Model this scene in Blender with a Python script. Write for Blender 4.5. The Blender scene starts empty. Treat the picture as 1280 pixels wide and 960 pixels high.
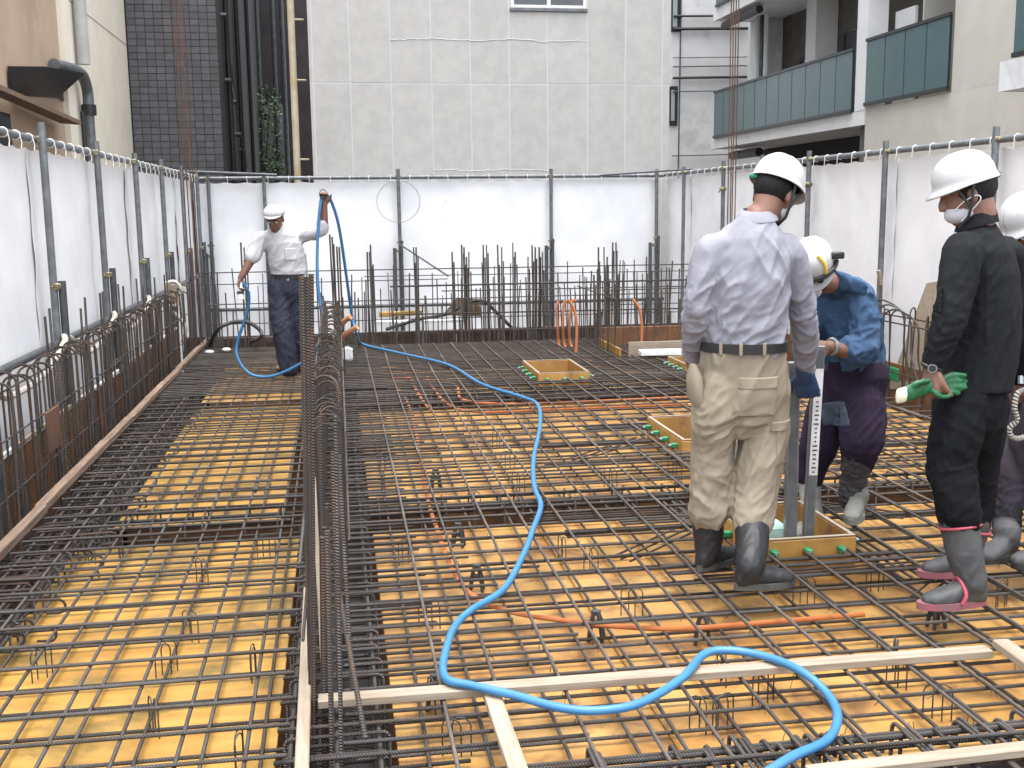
import bpy, bmesh, math, random
import numpy as np
from mathutils import Vector, Matrix, noise
from mathutils.bvhtree import BVHTree

# ------------------------------------------------------------------ camera, sky, sun, exposure
S = bpy.context.scene
C = S.collection
random.seed(7); RS = np.random.RandomState(11)
FOC, EYE = 1370.0, 1.57                       # focal length in photo pixels, eye height over the mat
def _n(v): v = np.array(v, float); return v/np.linalg.norm(v)
_dY = _n((-220, -218, FOC)); _dD = np.array((100, 8500, FOC), float)
_dD = _n(_dD-_dY*np.dot(_dD, _dY)); _dX = np.cross(_dD, _dY)
ROT = np.stack([_dX, _dY, -_dD], axis=1)      # world -> camera (x right, y down, z forward)
cam_d = bpy.data.cameras.new('camera'); cam = bpy.data.objects.new('camera', cam_d); C.objects.link(cam)
cam_d.sensor_width = 36; cam_d.lens = 36*FOC/1280; cam_d.clip_start = 0.05; cam_d.clip_end = 800
_m = Matrix.Identity(4)
for i in range(3):
    _m[i][0] = ROT[0][i]; _m[i][1] = -ROT[1][i]; _m[i][2] = -ROT[2][i]
_m[2][3] = EYE
cam.matrix_world = _m
S.camera = cam
SUN_EL, SUN_AZ = math.radians(84), math.radians(176)
w = bpy.data.worlds.new('World'); S.world = w; w.use_nodes = True
nt = w.node_tree; nt.nodes.clear()
sky = nt.nodes.new('ShaderNodeTexSky'); sky.sky_type = 'NISHITA'; sky.sun_disc = False
sky.sun_elevation = SUN_EL; sky.sun_rotation = SUN_AZ; sky.air_density = 1.0; sky.dust_density = 3.0; sky.ozone_density = 1.0
hs = nt.nodes.new('ShaderNodeHueSaturation'); hs.inputs['Saturation'].default_value = 0.34
bgn = nt.nodes.new('ShaderNodeBackground'); bgn.inputs['Strength'].default_value = 0.15
wo = nt.nodes.new('ShaderNodeOutputWorld')
nt.links.new(sky.outputs[0], hs.inputs['Color']); nt.links.new(hs.outputs[0], bgn.inputs['Color']); nt.links.new(bgn.outputs[0], wo.inputs[0])
sun_d = bpy.data.lights.new('sun', 'SUN'); sun_d.energy = 0.9; sun_d.angle = math.radians(60); sun_d.color = (1.0, 0.97, 0.93)
sun = bpy.data.objects.new('sun', sun_d); C.objects.link(sun)
_sd = Vector((math.sin(SUN_AZ)*math.cos(SUN_EL), math.cos(SUN_AZ)*math.cos(SUN_EL), math.sin(SUN_EL)))
sun.rotation_euler = _sd.to_track_quat('Z', 'Y').to_euler()
S.view_settings.view_transform = 'Standard'; S.view_settings.look = 'None'
S.view_settings.gamma = 1.0; S.view_settings.use_curve_mapping = False
S.view_settings.exposure = 2.1
S.render.engine = 'CYCLES'

def ray(px, py): return ROT.T @ np.array(((px-640)/FOC, (py-480)/FOC, 1.0))
def atY(px, py, Y):
    r = ray(px, py); return Vector(np.array((0, 0, EYE))+Y/r[1]*r)
def atZ(px, py, z=0.0):
    r = ray(px, py); return Vector(np.array((0, 0, EYE))+(z-EYE)/r[2]*r)
def atX(px, py, X):
    r = ray(px, py); return Vector(np.array((0, 0, EYE))+X/r[0]*r)

# ------------------------------------------------------------------ materials
MATS = {}
def mat(name, c1, c2=None, scale=6.0, rough=0.6, metal=0.0, bump=0.0, bscale=60.0, rnd=0.0, stretch=(1, 1, 1),
        lo=0.35, hi=0.65, c3=None, s3=1.5, lo3=0.55, hi3=0.7, rib=0.0, ribd=0.0015, sheen=0.0, spec=0.5, trans=0.0,
        bstretch=None, rough2=None, coat=0.0, transl=0.0):
    if name in MATS: return MATS[name]
    m = bpy.data.materials.new(name); m.use_nodes = True; MATS[name] = m
    t = m.node_tree; N = t.nodes; L = t.links
    b = N['Principled BSDF']
    b.inputs['Roughness'].default_value = rough; b.inputs['Metallic'].default_value = metal
    b.inputs['Specular IOR Level'].default_value = spec
    if sheen: b.inputs['Sheen Weight'].default_value = sheen
    if coat: b.inputs['Coat Weight'].default_value = coat
    if trans: b.inputs['Transmission Weight'].default_value = trans
    tc = N.new('ShaderNodeTexCoord'); oi = N.new('ShaderNodeObjectInfo')
    off = N.new('ShaderNodeVectorMath'); off.operation = 'SCALE'; off.inputs[0].default_value = (37, 51, 23)
    L.new(oi.outputs['Random'], off.inputs['Scale'])
    add = N.new('ShaderNodeVectorMath'); L.new(tc.outputs['Object'], add.inputs[0]); L.new(off.outputs[0], add.inputs[1])
    mp = N.new('ShaderNodeMapping'); mp.inputs['Scale'].default_value = stretch; L.new(add.outputs[0], mp.inputs[0])
    col = None
    def mixc(fac, a, bb):
        mx = N.new('ShaderNodeMix'); mx.data_type = 'RGBA'
        L.new(fac, mx.inputs[0])
        if isinstance(a, tuple): mx.inputs[6].default_value = a+(1,)
        else: L.new(a, mx.inputs[6])
        mx.inputs[7].default_value = bb+(1,)
        return mx.outputs[2]
    def ramp(src, lo, hi):
        r = N.new('ShaderNodeMapRange'); r.interpolation_type = 'SMOOTHSTEP'
        L.new(src, r.inputs[0]); r.inputs[1].default_value = lo; r.inputs[2].default_value = hi
        return r.outputs[0]
    if c2:
        nz = N.new('ShaderNodeTexNoise'); nz.inputs['Scale'].default_value = scale; nz.inputs['Detail'].default_value = 6
        nz.inputs['Roughness'].default_value = 0.6
        L.new(mp.outputs[0], nz.inputs['Vector'])
        fac = ramp(nz.outputs[0], lo, hi)
        col = mixc(fac, tuple(c1), tuple(c2))
        if rough2 is not None:
            rr = N.new('ShaderNodeMapRange'); L.new(fac, rr.inputs[0]); rr.inputs[3].default_value = rough; rr.inputs[4].default_value = rough2
            L.new(rr.outputs[0], b.inputs['Roughness'])
    if c3:
        n3 = N.new('ShaderNodeTexNoise'); n3.inputs['Scale'].default_value = s3; n3.inputs['Detail'].default_value = 8
        n3.inputs['Roughness'].default_value = 0.65; n3.inputs['Distortion'].default_value = 0.4
        L.new(add.outputs[0], n3.inputs['Vector'])
        col = mixc(ramp(n3.outputs[0], lo3, hi3), col if col else tuple(c1), tuple(c3))
    if rnd:
        hsv = N.new('ShaderNodeHueSaturation')
        r = N.new('ShaderNodeMapRange'); L.new(oi.outputs['Random'], r.inputs[0]); r.inputs[3].default_value = 1-rnd; r.inputs[4].default_value = 1+rnd
        L.new(r.outputs[0], hsv.inputs['Value'])
        if col: L.new(col, hsv.inputs['Color'])
        else: hsv.inputs['Color'].default_value = tuple(c1)+(1,)
        col = hsv.outputs[0]
    if col: L.new(col, b.inputs['Base Color'])
    else: b.inputs['Base Color'].default_value = tuple(c1)+(1,)
    nrm = None
    if bump:
        nb = N.new('ShaderNodeTexNoise'); nb.inputs['Scale'].default_value = bscale; nb.inputs['Detail'].default_value = 5
        if bstretch:
            mb = N.new('ShaderNodeMapping'); mb.inputs['Scale'].default_value = bstretch; L.new(add.outputs[0], mb.inputs[0]); L.new(mb.outputs[0], nb.inputs['Vector'])
        else: L.new(add.outputs[0], nb.inputs['Vector'])
        bp = N.new('ShaderNodeBump'); bp.inputs['Strength'].default_value = min(1, bump*10); bp.inputs['Distance'].default_value = bump*0.1
        L.new(nb.outputs[0], bp.inputs['Height']); nrm = bp.outputs[0]
    if rib:
        uv = N.new('ShaderNodeUVMap'); sx = N.new('ShaderNodeSeparateXYZ'); L.new(uv.outputs[0], sx.inputs[0])
        mu = N.new('ShaderNodeMath'); mu.operation = 'MULTIPLY'; mu.inputs[1].default_value = 2*math.pi/rib; L.new(sx.outputs[0], mu.inputs[0])
        vv = N.new('ShaderNodeMath'); vv.operation = 'MULTIPLY_ADD'; vv.inputs[1].default_value = 2*math.pi; L.new(sx.outputs[1], vv.inputs[0]); L.new(mu.outputs[0], vv.inputs[2])
        sn = N.new('ShaderNodeMath'); sn.operation = 'SINE'; L.new(vv.outputs[0], sn.inputs[0])
        bp = N.new('ShaderNodeBump'); bp.inputs['Strength'].default_value = 1.0; bp.inputs['Distance'].default_value = ribd
        L.new(sn.outputs[0], bp.inputs['Height'])
        if nrm: L.new(nrm, bp.inputs['Normal'])
        nrm = bp.outputs[0]
    if nrm: L.new(nrm, b.inputs['Normal'])
    if transl:
        tl = N.new('ShaderNodeBsdfTranslucent'); ms = N.new('ShaderNodeMixShader'); ms.inputs[0].default_value = transl
        if col: L.new(col, tl.inputs['Color'])
        L.new(b.outputs[0], ms.inputs[1]); L.new(tl.outputs[0], ms.inputs[2]); L.new(ms.outputs[0], N['Material Output'].inputs['Surface'])
    return m

M_bar = mat('rebar_steel', (0.08075, 0.0782, 0.0765), (0.07225, 0.0561, 0.0442), 9, 0.5, 0.4, bump=0.01, bscale=200, rnd=0.3, rib=0.0095, ribd=0.002, rough2=0.7)
M_dust = mat('rebar_dusty', (0.1275, 0.1062, 0.08925), (0.0765, 0.0663, 0.0595), 6, 0.6, 0.35, bump=0.012, bscale=200, rnd=0.25, rib=0.0095, ribd=0.002)
M_rust = mat('rebar_rusty', (0.0468, 0.04524, 0.04368), (0.0858, 0.0546, 0.03744), 7, 0.62, 0.35, bump=0.012, bscale=200, rnd=0.3, rib=0.0095, ribd=0.002)
M_deep = mat('rebar_rusted_red', (0.144, 0.0675, 0.0405), (0.0765, 0.045, 0.036), 5, 0.7, 0.25, bump=0.012, bscale=180, rnd=0.2, rib=0.011, ribd=0.002)
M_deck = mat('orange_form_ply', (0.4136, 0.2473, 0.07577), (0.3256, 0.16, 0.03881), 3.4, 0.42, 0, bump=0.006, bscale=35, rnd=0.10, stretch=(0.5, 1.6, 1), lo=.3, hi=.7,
             c3=(0.1496, 0.07276, 0.02772), s3=4.2, lo3=0.45, hi3=0.68)
M_deck2 = mat('amber_form_ply', (0.396, 0.2311, 0.0484), (0.308, 0.1525, 0.02992), 5.0, 0.42, 0, bump=0.006, bscale=35, rnd=0.08, stretch=(0.3, 2.6, 1), lo=.3, hi=.7,
             c3=(0.1496, 0.09708, 0.02464), s3=3.0, lo3=0.43, hi3=0.66)
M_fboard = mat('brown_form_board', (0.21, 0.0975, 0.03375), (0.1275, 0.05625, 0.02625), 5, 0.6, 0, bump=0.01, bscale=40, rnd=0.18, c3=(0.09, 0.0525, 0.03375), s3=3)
M_wood = mat('pale_timber', (0.2903, 0.2419, 0.1852), (0.2193, 0.168, 0.1175), 6, 0.75, 0, bump=0.02, bscale=60, rnd=0.12, stretch=(0.6, 9, 9), bstretch=(0.3, 5, 5), c3=(0.2065, 0.1546, 0.1068), s3=4, lo3=0.6, hi3=0.75)
M_wood2 = mat('weathered_timber', (0.192, 0.132, 0.092), (0.112, 0.072, 0.048), 6, 0.8, 0, bump=0.02, bscale=60, rnd=0.18, stretch=(0.6, 9, 9), bstretch=(0.3, 5, 5))
M_galv = mat('galvanised_pipe', (0.18, 0.1935, 0.2025), (0.1215, 0.1323, 0.1395), 12, 0.5, 0.4, bump=0.006, bscale=90, rnd=0.12)
M_galv2 = mat('grey_pipe', (0.1062, 0.1148, 0.119), (0.068, 0.0748, 0.08075), 10, 0.5, 0.5, rnd=0.15)
M_brass = mat('zinc_clamp', (0.304, 0.264, 0.16), (0.16, 0.144, 0.096), 40, 0.45, 0.6, rnd=0.2)
M_dark = mat('dark_floor_and_shaft_shade', (0.045, 0.043, 0.042), (0.025, 0.025, 0.026), 3, 0.9, 0, bump=0.02, bscale=30)
M_ground = mat('site_earth', (0.12, 0.10, 0.085), (0.07, 0.062, 0.055), 2, 0.95, 0, bump=0.05, bscale=12)
M_hose = mat('blue_hose', (0.032, 0.145, 0.30), (0.04, 0.165, 0.33), 9, 0.42, 0, bump=0.004, bscale=80, c3=(0.065, 0.16, 0.25), s3=14, lo3=0.55, hi3=0.8)
M_cond = mat('orange_conduit', (0.592, 0.192, 0.056), (0.496, 0.152, 0.048), 9, 0.5, 0, rib=0.008, ribd=0.003)
M_green = mat('green_plastic', (0.0105, 0.224, 0.084), (0.014, 0.182, 0.077), 20, 0.4, 0, rnd=0.15)
M_bolt = mat('bolt_steel', (0.35, 0.37, 0.38), None, rough=0.35, metal=0.8)
M_alu = mat('aluminium', (0.255, 0.2592, 0.2592), (0.187, 0.1913, 0.1955), 14, 0.42, 0.55, bump=0.004, bscale=60, stretch=(6, 6, 0.5))
M_white = mat('white_plastic', (0.75, 0.76, 0.76), (0.62, 0.63, 0.63), 14, 0.5)
M_black = mat('black_rubber', (0.022, 0.022, 0.023), (0.035, 0.034, 0.033), 20, 0.6, bump=0.006, bscale=120)
M_string = mat('white_string', (0.72, 0.72, 0.70), None, rough=0.9)
M_tarp = mat('white_tarp', (0.82, 0.825, 0.83), (0.73, 0.738, 0.748), 1.6, 0.55, 0, bump=0.02, bscale=9, rnd=0.02, c3=(0.62, 0.63, 0.65), s3=0.9, lo3=0.62, hi3=0.85, spec=0.3)

# ------------------------------------------------------------------ mesh helpers
class G:
    def __init__(s): s.v = []; s.f = []; s.uv = {}
    def add(s, vs, fs):
        o = len(s.v); s.v += [tuple(p) for p in vs]; s.f += [tuple(i+o for i in f) for f in fs]; return s
    def box(s, x0, x1, y0, y1, z0, z1):
        return s.add([(x0, y0, z0), (x1, y0, z0), (x1, y1, z0), (x0, y1, z0), (x0, y0, z1), (x1, y0, z1), (x1, y1, z1), (x0, y1, z1)],
                     [(0, 3, 2, 1), (4, 5, 6, 7), (0, 1, 5, 4), (1, 2, 6, 5), (2, 3, 7, 6), (3, 0, 4, 7)])
    def cbox(s, x0, x1, y0, y1, z0, z1, b=0.004):     # box with chamfered edges
        bm = bmesh.new(); bmesh.ops.create_cube(bm, size=1.0)
        bmesh.ops.scale(bm, vec=(x1-x0, y1-y0, z1-z0), verts=bm.verts)
        bmesh.ops.bevel(bm, geom=list(bm.edges), offset=b, segments=1, affect='EDGES')
        bmesh.ops.translate(bm, vec=((x0+x1)/2, (y0+y1)/2, (z0+z1)/2), verts=bm.verts)
        bm.verts.index_update()
        s.add([v.co[:] for v in bm.verts], [[v.index for v in f.verts] for f in bm.faces]); bm.free(); return s
    def tube(s, pts, r, n=8, closed=False, caps=True, flat=None):
        pts = [Vector(p) for p in pts]; m = len(pts)
        rr = r if isinstance(r, (list, tuple)) else [r]*m
        T = []
        for i in range(m):
            a = pts[(i-1) % m] if (closed or i > 0) else pts[0]; b = pts[(i+1) % m] if (closed or i < m-1) else pts[-1]
            d = (b-a); T.append(d.normalized() if d.length > 1e-9 else Vector((0, 0, 1)))
        up = Vector((0, 0, 1)) if abs(T[0].z) < 0.9 else Vector((1, 0, 0))
        nx = T[0].cross(up).normalized(); o = len(s.v); ln = 0
        for i in range(m):
            nx = (nx-T[i]*nx.dot(T[i])).normalized(); ny = T[i].cross(nx)
            if i: ln += (pts[i]-pts[i-1]).length
            for k in range(n):
                a = 2*math.pi*k/n; p = pts[i]+(nx*math.cos(a)+ny*math.sin(a))*rr[i]
                s.v.append(p[:]); s.uv[o+i*n+k] = (ln, k/n)
        for i in range(m if closed else m-1):
            j = (i+1) % m
            for k in range(n):
                l = (k+1) % n
                s.f.append((o+i*n+k, o+i*n+l, o+j*n+l, o+j*n+k))
        if caps and not closed:
            s.f.append(tuple(o+k for k in range(n))[::-1]); s.f.append(tuple(o+(m-1)*n+k for k in range(n)))
        return s
    def lathe(s, prof, n=16, c=(0, 0, 0)):            # prof: (radius, z)
        o = len(s.v); m = len(prof)
        for r, z in prof:
            for k in range(n):
                a = 2*math.pi*k/n; s.v.append((c[0]+r*math.cos(a), c[1]+r*math.sin(a), c[2]+z))
        for i in range(m-1):
            for k in range(n):
                l = (k+1) % n; s.f.append((o+i*n+k, o+i*n+l, o+(i+1)*n+l, o+(i+1)*n+k))
        s.f.append(tuple(o+k for k in range(n))[::-1]); s.f.append(tuple(o+(m-1)*n+k for k in range(n))); return s
    def loft(s, secs, n=20, power=2.0):               # secs: (centre, half axis a, half axis b)
        o = len(s.v); m = len(secs)
        for c, a, b in secs:
            c = Vector(c); a = Vector(a); b = Vector(b)
            for k in range(n):
                t = 2*math.pi*k/n; ct, st = math.cos(t), math.sin(t)
                ct = math.copysign(abs(ct)**(2/power), ct); st = math.copysign(abs(st)**(2/power), st)
                s.v.append((c+a*ct+b*st)[:])
        for i in range(m-1):
            for k in range(n):
                l = (k+1) % n; s.f.append((o+i*n+k, o+i*n+l, o+(i+1)*n+l, o+(i+1)*n+k))
        s.f.append(tuple(o+k for k in range(n))[::-1]); s.f.append(tuple(o+(m-1)*n+k for k in range(n))); return s
    def grid(s, nu, nv, fn):
        o = len(s.v)
        for j in range(nv):
            for i in range(nu): s.v.append(tuple(fn(i/(nu-1), j/(nv-1))))
        for j in range(nv-1):
            for i in range(nu-1):
                a = o+j*nu+i; s.f.append((a, a+1, a+nu+1, a+nu))
        return s
    def ball(s, c, r, n=12, m=8, rot=None):
        r = r if isinstance(r, (tuple, list)) else (r, r, r); o = len(s.v); c = Vector(c)
        for j in range(1, m):
            ph = math.pi*j/m
            for k in range(n):
                a = 2*math.pi*k/n; p = Vector((r[0]*math.sin(ph)*math.cos(a), r[1]*math.sin(ph)*math.sin(a), r[2]*math.cos(ph)))
                if rot: p = rot @ p
                s.v.append((c+p)[:])
        top = Vector((0, 0, r[2])); 
        if rot: top = rot @ top
        s.v.append((c+top)[:]); s.v.append((c-top)[:]); t = len(s.v)-2
        for j in range(m-2):
            for k in range(n):
                l = (k+1) % n; s.f.append((o+j*n+k, o+(j+1)*n+k, o+(j+1)*n+l, o+j*n+l))
        for k in range(n):
            l = (k+1) % n; s.f.append((t, o+k, o+l)); s.f.append((t+1, o+(m-2)*n+l, o+(m-2)*n+k))
        return s
    def mesh(s, name, m, smooth=True, angle=40):
        me = bpy.data.meshes.new(name); me.from_pydata(s.v, [], s.f)
        if s.uv:
            ul = me.uv_layers.new(name='UVMap'); li = np.zeros(len(me.loops), dtype=np.int32); me.loops.foreach_get('vertex_index', li)
            arr = np.zeros((len(s.v), 2), dtype=np.float32)
            for i, q in s.uv.items(): arr[i] = q
            ul.data.foreach_set('uv', arr[li].ravel())
        if smooth:
            me.polygons.foreach_set('use_smooth', [True]*len(me.polygons))
            try: me.set_sharp_from_angle(angle=math.radians(angle))
            except Exception: pass
        if m: me.materials.append(m)
        return me
    def build(s, name, m, parent=None, smooth=True, angle=40, loc=None):
        return link(name, s.mesh(name, m, smooth, angle), parent, loc)

def link(name, me, parent=None, loc=None, rot=None, mw=None):
    o = bpy.data.objects.new(name, me); C.objects.link(o)
    if parent: o.parent = parent
    if mw is not None: o.matrix_local = mw
    else:
        if loc is not None: o.location = loc
        if rot is not None: o.rotation_euler = rot
    return o
def tag(o, label=None, cat=None, group=None, kind=None):
    if label: o['label'] = label
    if cat: o['category'] = cat
    if group: o['group'] = group
    if kind: o['kind'] = kind
    return o
def thing(name, label, cat, loc=(0, 0, 0), group=None):
    o = bpy.data.objects.new(name, None); C.objects.link(o); o.location = loc; o.empty_display_size = 0.1
    return tag(o, label, cat, group)
BARS = {}
def bar(parent, a, b, r=0.0065, m=None, name='bar', n=7):
    """one straight bar from a to b (world), its mesh shared with bars of the same length"""
    m = m or M_bar; a = Vector(a); b = Vector(b); d = b-a; Ln = d.length
    key = (round(Ln, 2), r, m.name, n)
    if key not in BARS:
        k = max(2, int(Ln/0.5)+1)
        BARS[key] = G().tube([(Ln*i/(k-1)-Ln/2, 0, 0) for i in range(k)], r, n).mesh(name, m, angle=60)
    q = d.to_track_quat('X', 'Z')
    mw = Matrix.LocRotScale((a+b)/2, q, None)
    if parent: mw = Matrix.Translation(-parent.location) @ mw
    return link(name, BARS[key], parent, mw=mw)
def catmull(P, sub=8):
    P = [Vector(p) for p in P]; out = []
    for i in range(len(P)-1):
        p0 = P[max(i-1, 0)]; p1 = P[i]; p2 = P[i+1]; p3 = P[min(i+2, len(P)-1)]
        for k in range(sub):
            t = k/sub
            out.append(0.5*((2*p1)+(p2-p0)*t+(2*p0-5*p1+4*p2-p3)*t*t+(3*p1-p0-3*p2+p3)*t**3))
    out.append(P[-1]); return out
def jit(a): return random.uniform(-a, a)
def part(g, name, m, parent, smooth=True, angle=40, kind=None):
    o = g.build(name, m, parent, smooth, angle)
    if parent is not None:
        q = parent; l = Vector((0, 0, 0))
        while q: l += q.location; q = q.parent
        o.location = -l
    if kind: o['kind'] = kind
    return o
def shared(name, me, parent, loc, rz=0, rot=None, sc=None):
    mw = Matrix.LocRotScale(Vector(loc), (rot if rot else Matrix.Rotation(rz, 3, 'Z')).to_quaternion(), sc)
    if parent is not None: mw = Matrix.Translation(-parent.location) @ mw
    return link(name, me, parent, mw=mw)

# ------------------------------------------------------------------ ground and formwork
g = G().add([(-300, -300, -1.3), (300, -300, -1.3), (300, 300, -1.3), (-300, 300, -1.3)], [(0, 1, 2, 3)])
tag(g.build('ground', M_ground, smooth=False), kind='structure')
DZ = -0.14
BOXES = [(1.80, 2.29, 9.9, 10.8), (2.19, 2.85, 6.78, 7.62), (1.84, 2.33, 4.60, 5.22), (3.30, 3.85, 10.15, 10.75)]
deck = bpy.data.objects.new('formwork_deck', None); C.objects.link(deck); deck.location = (0, 0, DZ); tag(deck, kind='structure')
PC = {}
def panel(parent, x0, x1, y0, y1, z0, z1, m, name='deck_panel', b=0.002):
    sx, sy, sz = x1-x0, y1-y0, z1-z0
    key = (round(sx, 3), round(sy, 3), round(sz, 3), m.name, name)
    if key not in PC: PC[key] = G().cbox(-sx/2, sx/2, -sy/2, sy/2, -sz/2, sz/2, b).mesh(name, m, smooth=False)
    return shared(name, PC[key], parent, ((x0+x1)/2, (y0+y1)/2, (z0+z1)/2))
def deck_bay(x0, x1, y0, y1, pw, pl, m, holes=()):
    nx = max(1, round((x1-x0)/pw)); ny = max(1, round((y1-y0)/pl)); dx = (x1-x0)/nx; dy = (y1-y0)/ny
    for i in range(nx):
        for j in range(ny):
            rs = [(x0+i*dx+.0015, x0+(i+1)*dx-.0015, y0+j*dy+.0015, y0+(j+1)*dy-.0015)]
            for (a, b, c, d) in BOXES:
                a += .03; b -= .03; c += .03; d -= .03; nr_ = []
                for (p, q, r_, s_) in rs:
                    if q <= a or p >= b or s_ <= c or r_ >= d: nr_.append((p, q, r_, s_)); continue
                    if p < a: nr_.append((p, a, r_, s_))
                    if q > b: nr_.append((b, q, r_, s_))
                    p2, q2 = max(p, a), min(q, b)
                    if r_ < c: nr_.append((p2, q2, r_, c))
                    if s_ > d: nr_.append((p2, q2, d, s_))
                rs = nr_
            zt_ = DZ+jit(.0012)
            for (p, q, r_, s_) in rs:
                if q-p > .02 and s_-r_ > .02: panel(deck, p, q, r_, s_, DZ-.014, zt_, m)
XL, XK = -1.40, -1.62              # left deck edge, kerb line
XC0, XC1, XR = -0.25, 0.13, 4.55   # centre beam trench, right edge
Y1, Y2, Y3, Y4, YE = 5.70, 6.07, 9.75, 10.1, 13.0
Y3R, Y4R = 9.25, 9.68
deck_bay(XL, XC0, 2.2, Y1, 1.15, 0.6, M_deck2); deck_bay(XL+.13, XC0-.10, Y2, Y3, 0.9, 0.6, M_deck2); deck_bay(XL+.13, XC0, Y4, YE, 1.2, 0.9, M_deck)
deck_bay(XC1, XR, 2.95, Y1, 0.9, 0.92, M_deck); deck_bay(XC1, XR, Y2, Y3R, 0.9, 0.8, M_deck); deck_bay(XC1, XR, Y4R, YE, 0.9, 0.97, M_deck)
def boards_x(x0, x1, y, z0, z1, m=None, t=.014, L=1.8):
    n = max(1, round((x1-x0)/L)); d = (x1-x0)/n
    for i in range(n): panel(deck, x0+i*d+.002, x0+(i+1)*d-.002, y, y+t, z0, z1, m or M_fboard, 'form_board')
def boards_y(x, y0, y1, z0, z1, m=None, t=.014, L=1.8):
    n = max(1, round((y1-y0)/L)); d = (y1-y0)/n
    for i in range(n): panel(deck, x, x+t, y0+i*d+.002, y0+(i+1)*d-.002, z0, z1, m or M_fboard, 'form_board')
TB = -0.72
for (ya, yb) in ((2.2, Y1), (Y2, Y3), (Y4, YE)):
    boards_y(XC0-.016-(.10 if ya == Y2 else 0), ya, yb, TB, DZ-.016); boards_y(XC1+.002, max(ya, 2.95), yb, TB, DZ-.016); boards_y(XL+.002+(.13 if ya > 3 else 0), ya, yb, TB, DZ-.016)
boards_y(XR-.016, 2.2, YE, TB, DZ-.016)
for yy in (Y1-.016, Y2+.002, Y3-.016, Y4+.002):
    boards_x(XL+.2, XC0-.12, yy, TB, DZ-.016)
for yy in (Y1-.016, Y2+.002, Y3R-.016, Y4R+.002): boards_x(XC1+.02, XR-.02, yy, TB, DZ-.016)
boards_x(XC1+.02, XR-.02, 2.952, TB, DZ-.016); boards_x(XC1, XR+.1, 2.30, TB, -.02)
boards_y(-1.95, 3.2, 13.6, -.75, .17); boards_y(XR+.32, 2.2, 13.6, -.75, .16); boards_x(-1.9, 4.8, 13.75, -.75, .05, mat('dark_brown_timber', (.075, .05, .038), (.05, .033, .027), 6, .8, 0, bump=.02, bscale=40, rnd=.2))  # back boards in a darker brown than the other boards
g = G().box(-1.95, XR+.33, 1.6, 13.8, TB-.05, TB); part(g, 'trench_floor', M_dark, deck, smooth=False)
# pale strip nailed along the top of the outer boards, in lengths
for i in range(6):
    y = 3.3+i*1.75; panel(deck, -1.958, -1.93, y, y+1.73, .172, .205, M_white if i % 2 else M_wood, 'capping_strip')

# kerb of short battens along the left edge
kerb = thing('kerb_batten_line', 'line of short brown timber battens running along the left edge of the rebar mat', 'timber edging', (XK+.02, 4, -.02))
y = 3.3; i = 0
while y < 13.0:
    L = .86+jit(.05)
    if ('k', i % 4) not in PC: PC[('k', i % 4)] = G().cbox(-.45, .45, -.028, .028, -.022, .022, .004).mesh('batten', M_wood2, smooth=False)
    o = shared('batten', PC[('k', i % 4)], kerb, (XK+.02+jit(.006), y+L/2, .024), rot=Matrix.Rotation(math.pi/2+jit(.006), 3, 'Z') @ Matrix.Rotation(jit(.08), 3, 'X'), sc=(L/.9, 1, 1))
    y += L+.004; i += 1

# ------------------------------------------------------------------ rebar mats
def mbar(parent, a, b, *args, **kw):
    '''a bar of a mat, cut where it meets a slab opening'''
    a = Vector(a); b = Vector(b); ts = []
    for (x0, x1, y0, y1) in BOXES:
        x0 -= .006; x1 += .006; y0 -= .006; y1 += .006; d = b-a; lo, hi = 0.0, 1.0
        for (p, q, l, h) in ((a.x, d.x, x0, x1), (a.y, d.y, y0, y1)):
            if abs(q) < 1e-6:
                if p < l or p > h: lo, hi = 1, 0
            else:
                t0, t1 = sorted(((l-p)/q, (h-p)/q)); lo = max(lo, t0); hi = min(hi, t1)
        if hi > lo: ts.append((lo, hi))
    t = 0.0
    for (lo, hi) in sorted(ts):
        if (lo-t)*(b-a).length > .08: bar(parent, a.lerp(b, t), a.lerp(b, lo), *args, **kw)
        t = max(t, hi)
    if (1-t)*(b-a).length > .08: bar(parent, a.lerp(b, t), b, *args, **kw)
def runs(y0, y1, seg, lap=.35):
    out = []; y = y0
    while y < y1-.3:
        e = min(y+seg, y1); out.append((y, e)); y = e-lap if e < y1 else y1
    return out
mat_ru = thing('rebar_mat', 'upper rebar mat over the wide orange deck right of the tall bars', 'rebar mat', (2.3, 3, -.02))
mat_rl = thing('rebar_mat', 'lower rebar mat close above the orange panels, under the blue hose', 'rebar mat', (2.3, 3, -.12))
mat_lu = thing('rebar_mat', 'upper rebar mat over the narrow left deck beside the batten kerb', 'rebar mat', (-.8, 3, -.02))
mat_ll = thing('rebar_mat', 'lower rebar mat close above the narrow left deck panels', 'rebar mat', (-.8, 3, -.12))
mat_f = thing('rebar_mat', 'dense far rebar mat in front of the back row of upright bars', 'rebar mat', (1, 11, -.02))
R13, R10, R16, R22 = .0068, .0055, .0085, .0115
for k in range(21):
    x = .28+.2*k+jit(.012); s = k % 3
    for (a, b) in runs(2.42+.0*s, 12.9, 4.4+.5*s):
        mbar(mat_ru, (x+jit(.008), round(a, 2), -.0068+jit(.001)), (x+jit(.012), round(b, 2), -.0068+jit(.001)), R13, M_dust)
    x2 = x-.045+jit(.02)
    for (a, b) in runs(2.95, 12.9, 5.0):
        mbar(mat_rl, (x2+jit(.008), round(a, 2), -.104), (x2+jit(.015), round(b, 2), -.104), R13)
y = 2.72
while y < 9.7:
    yj = y+jit(.014)
    mbar(mat_ru, (-.02+round(jit(.02), 2), yj+jit(.012), -.0205), (4.52, yj+jit(.02), -.0205), R13)
    yj = y+.10+jit(.02)
    mbar(mat_rl, (.0, yj+jit(.012), -.1185), (4.52, yj+jit(.02), -.1185), R13)
    y += .2
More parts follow.
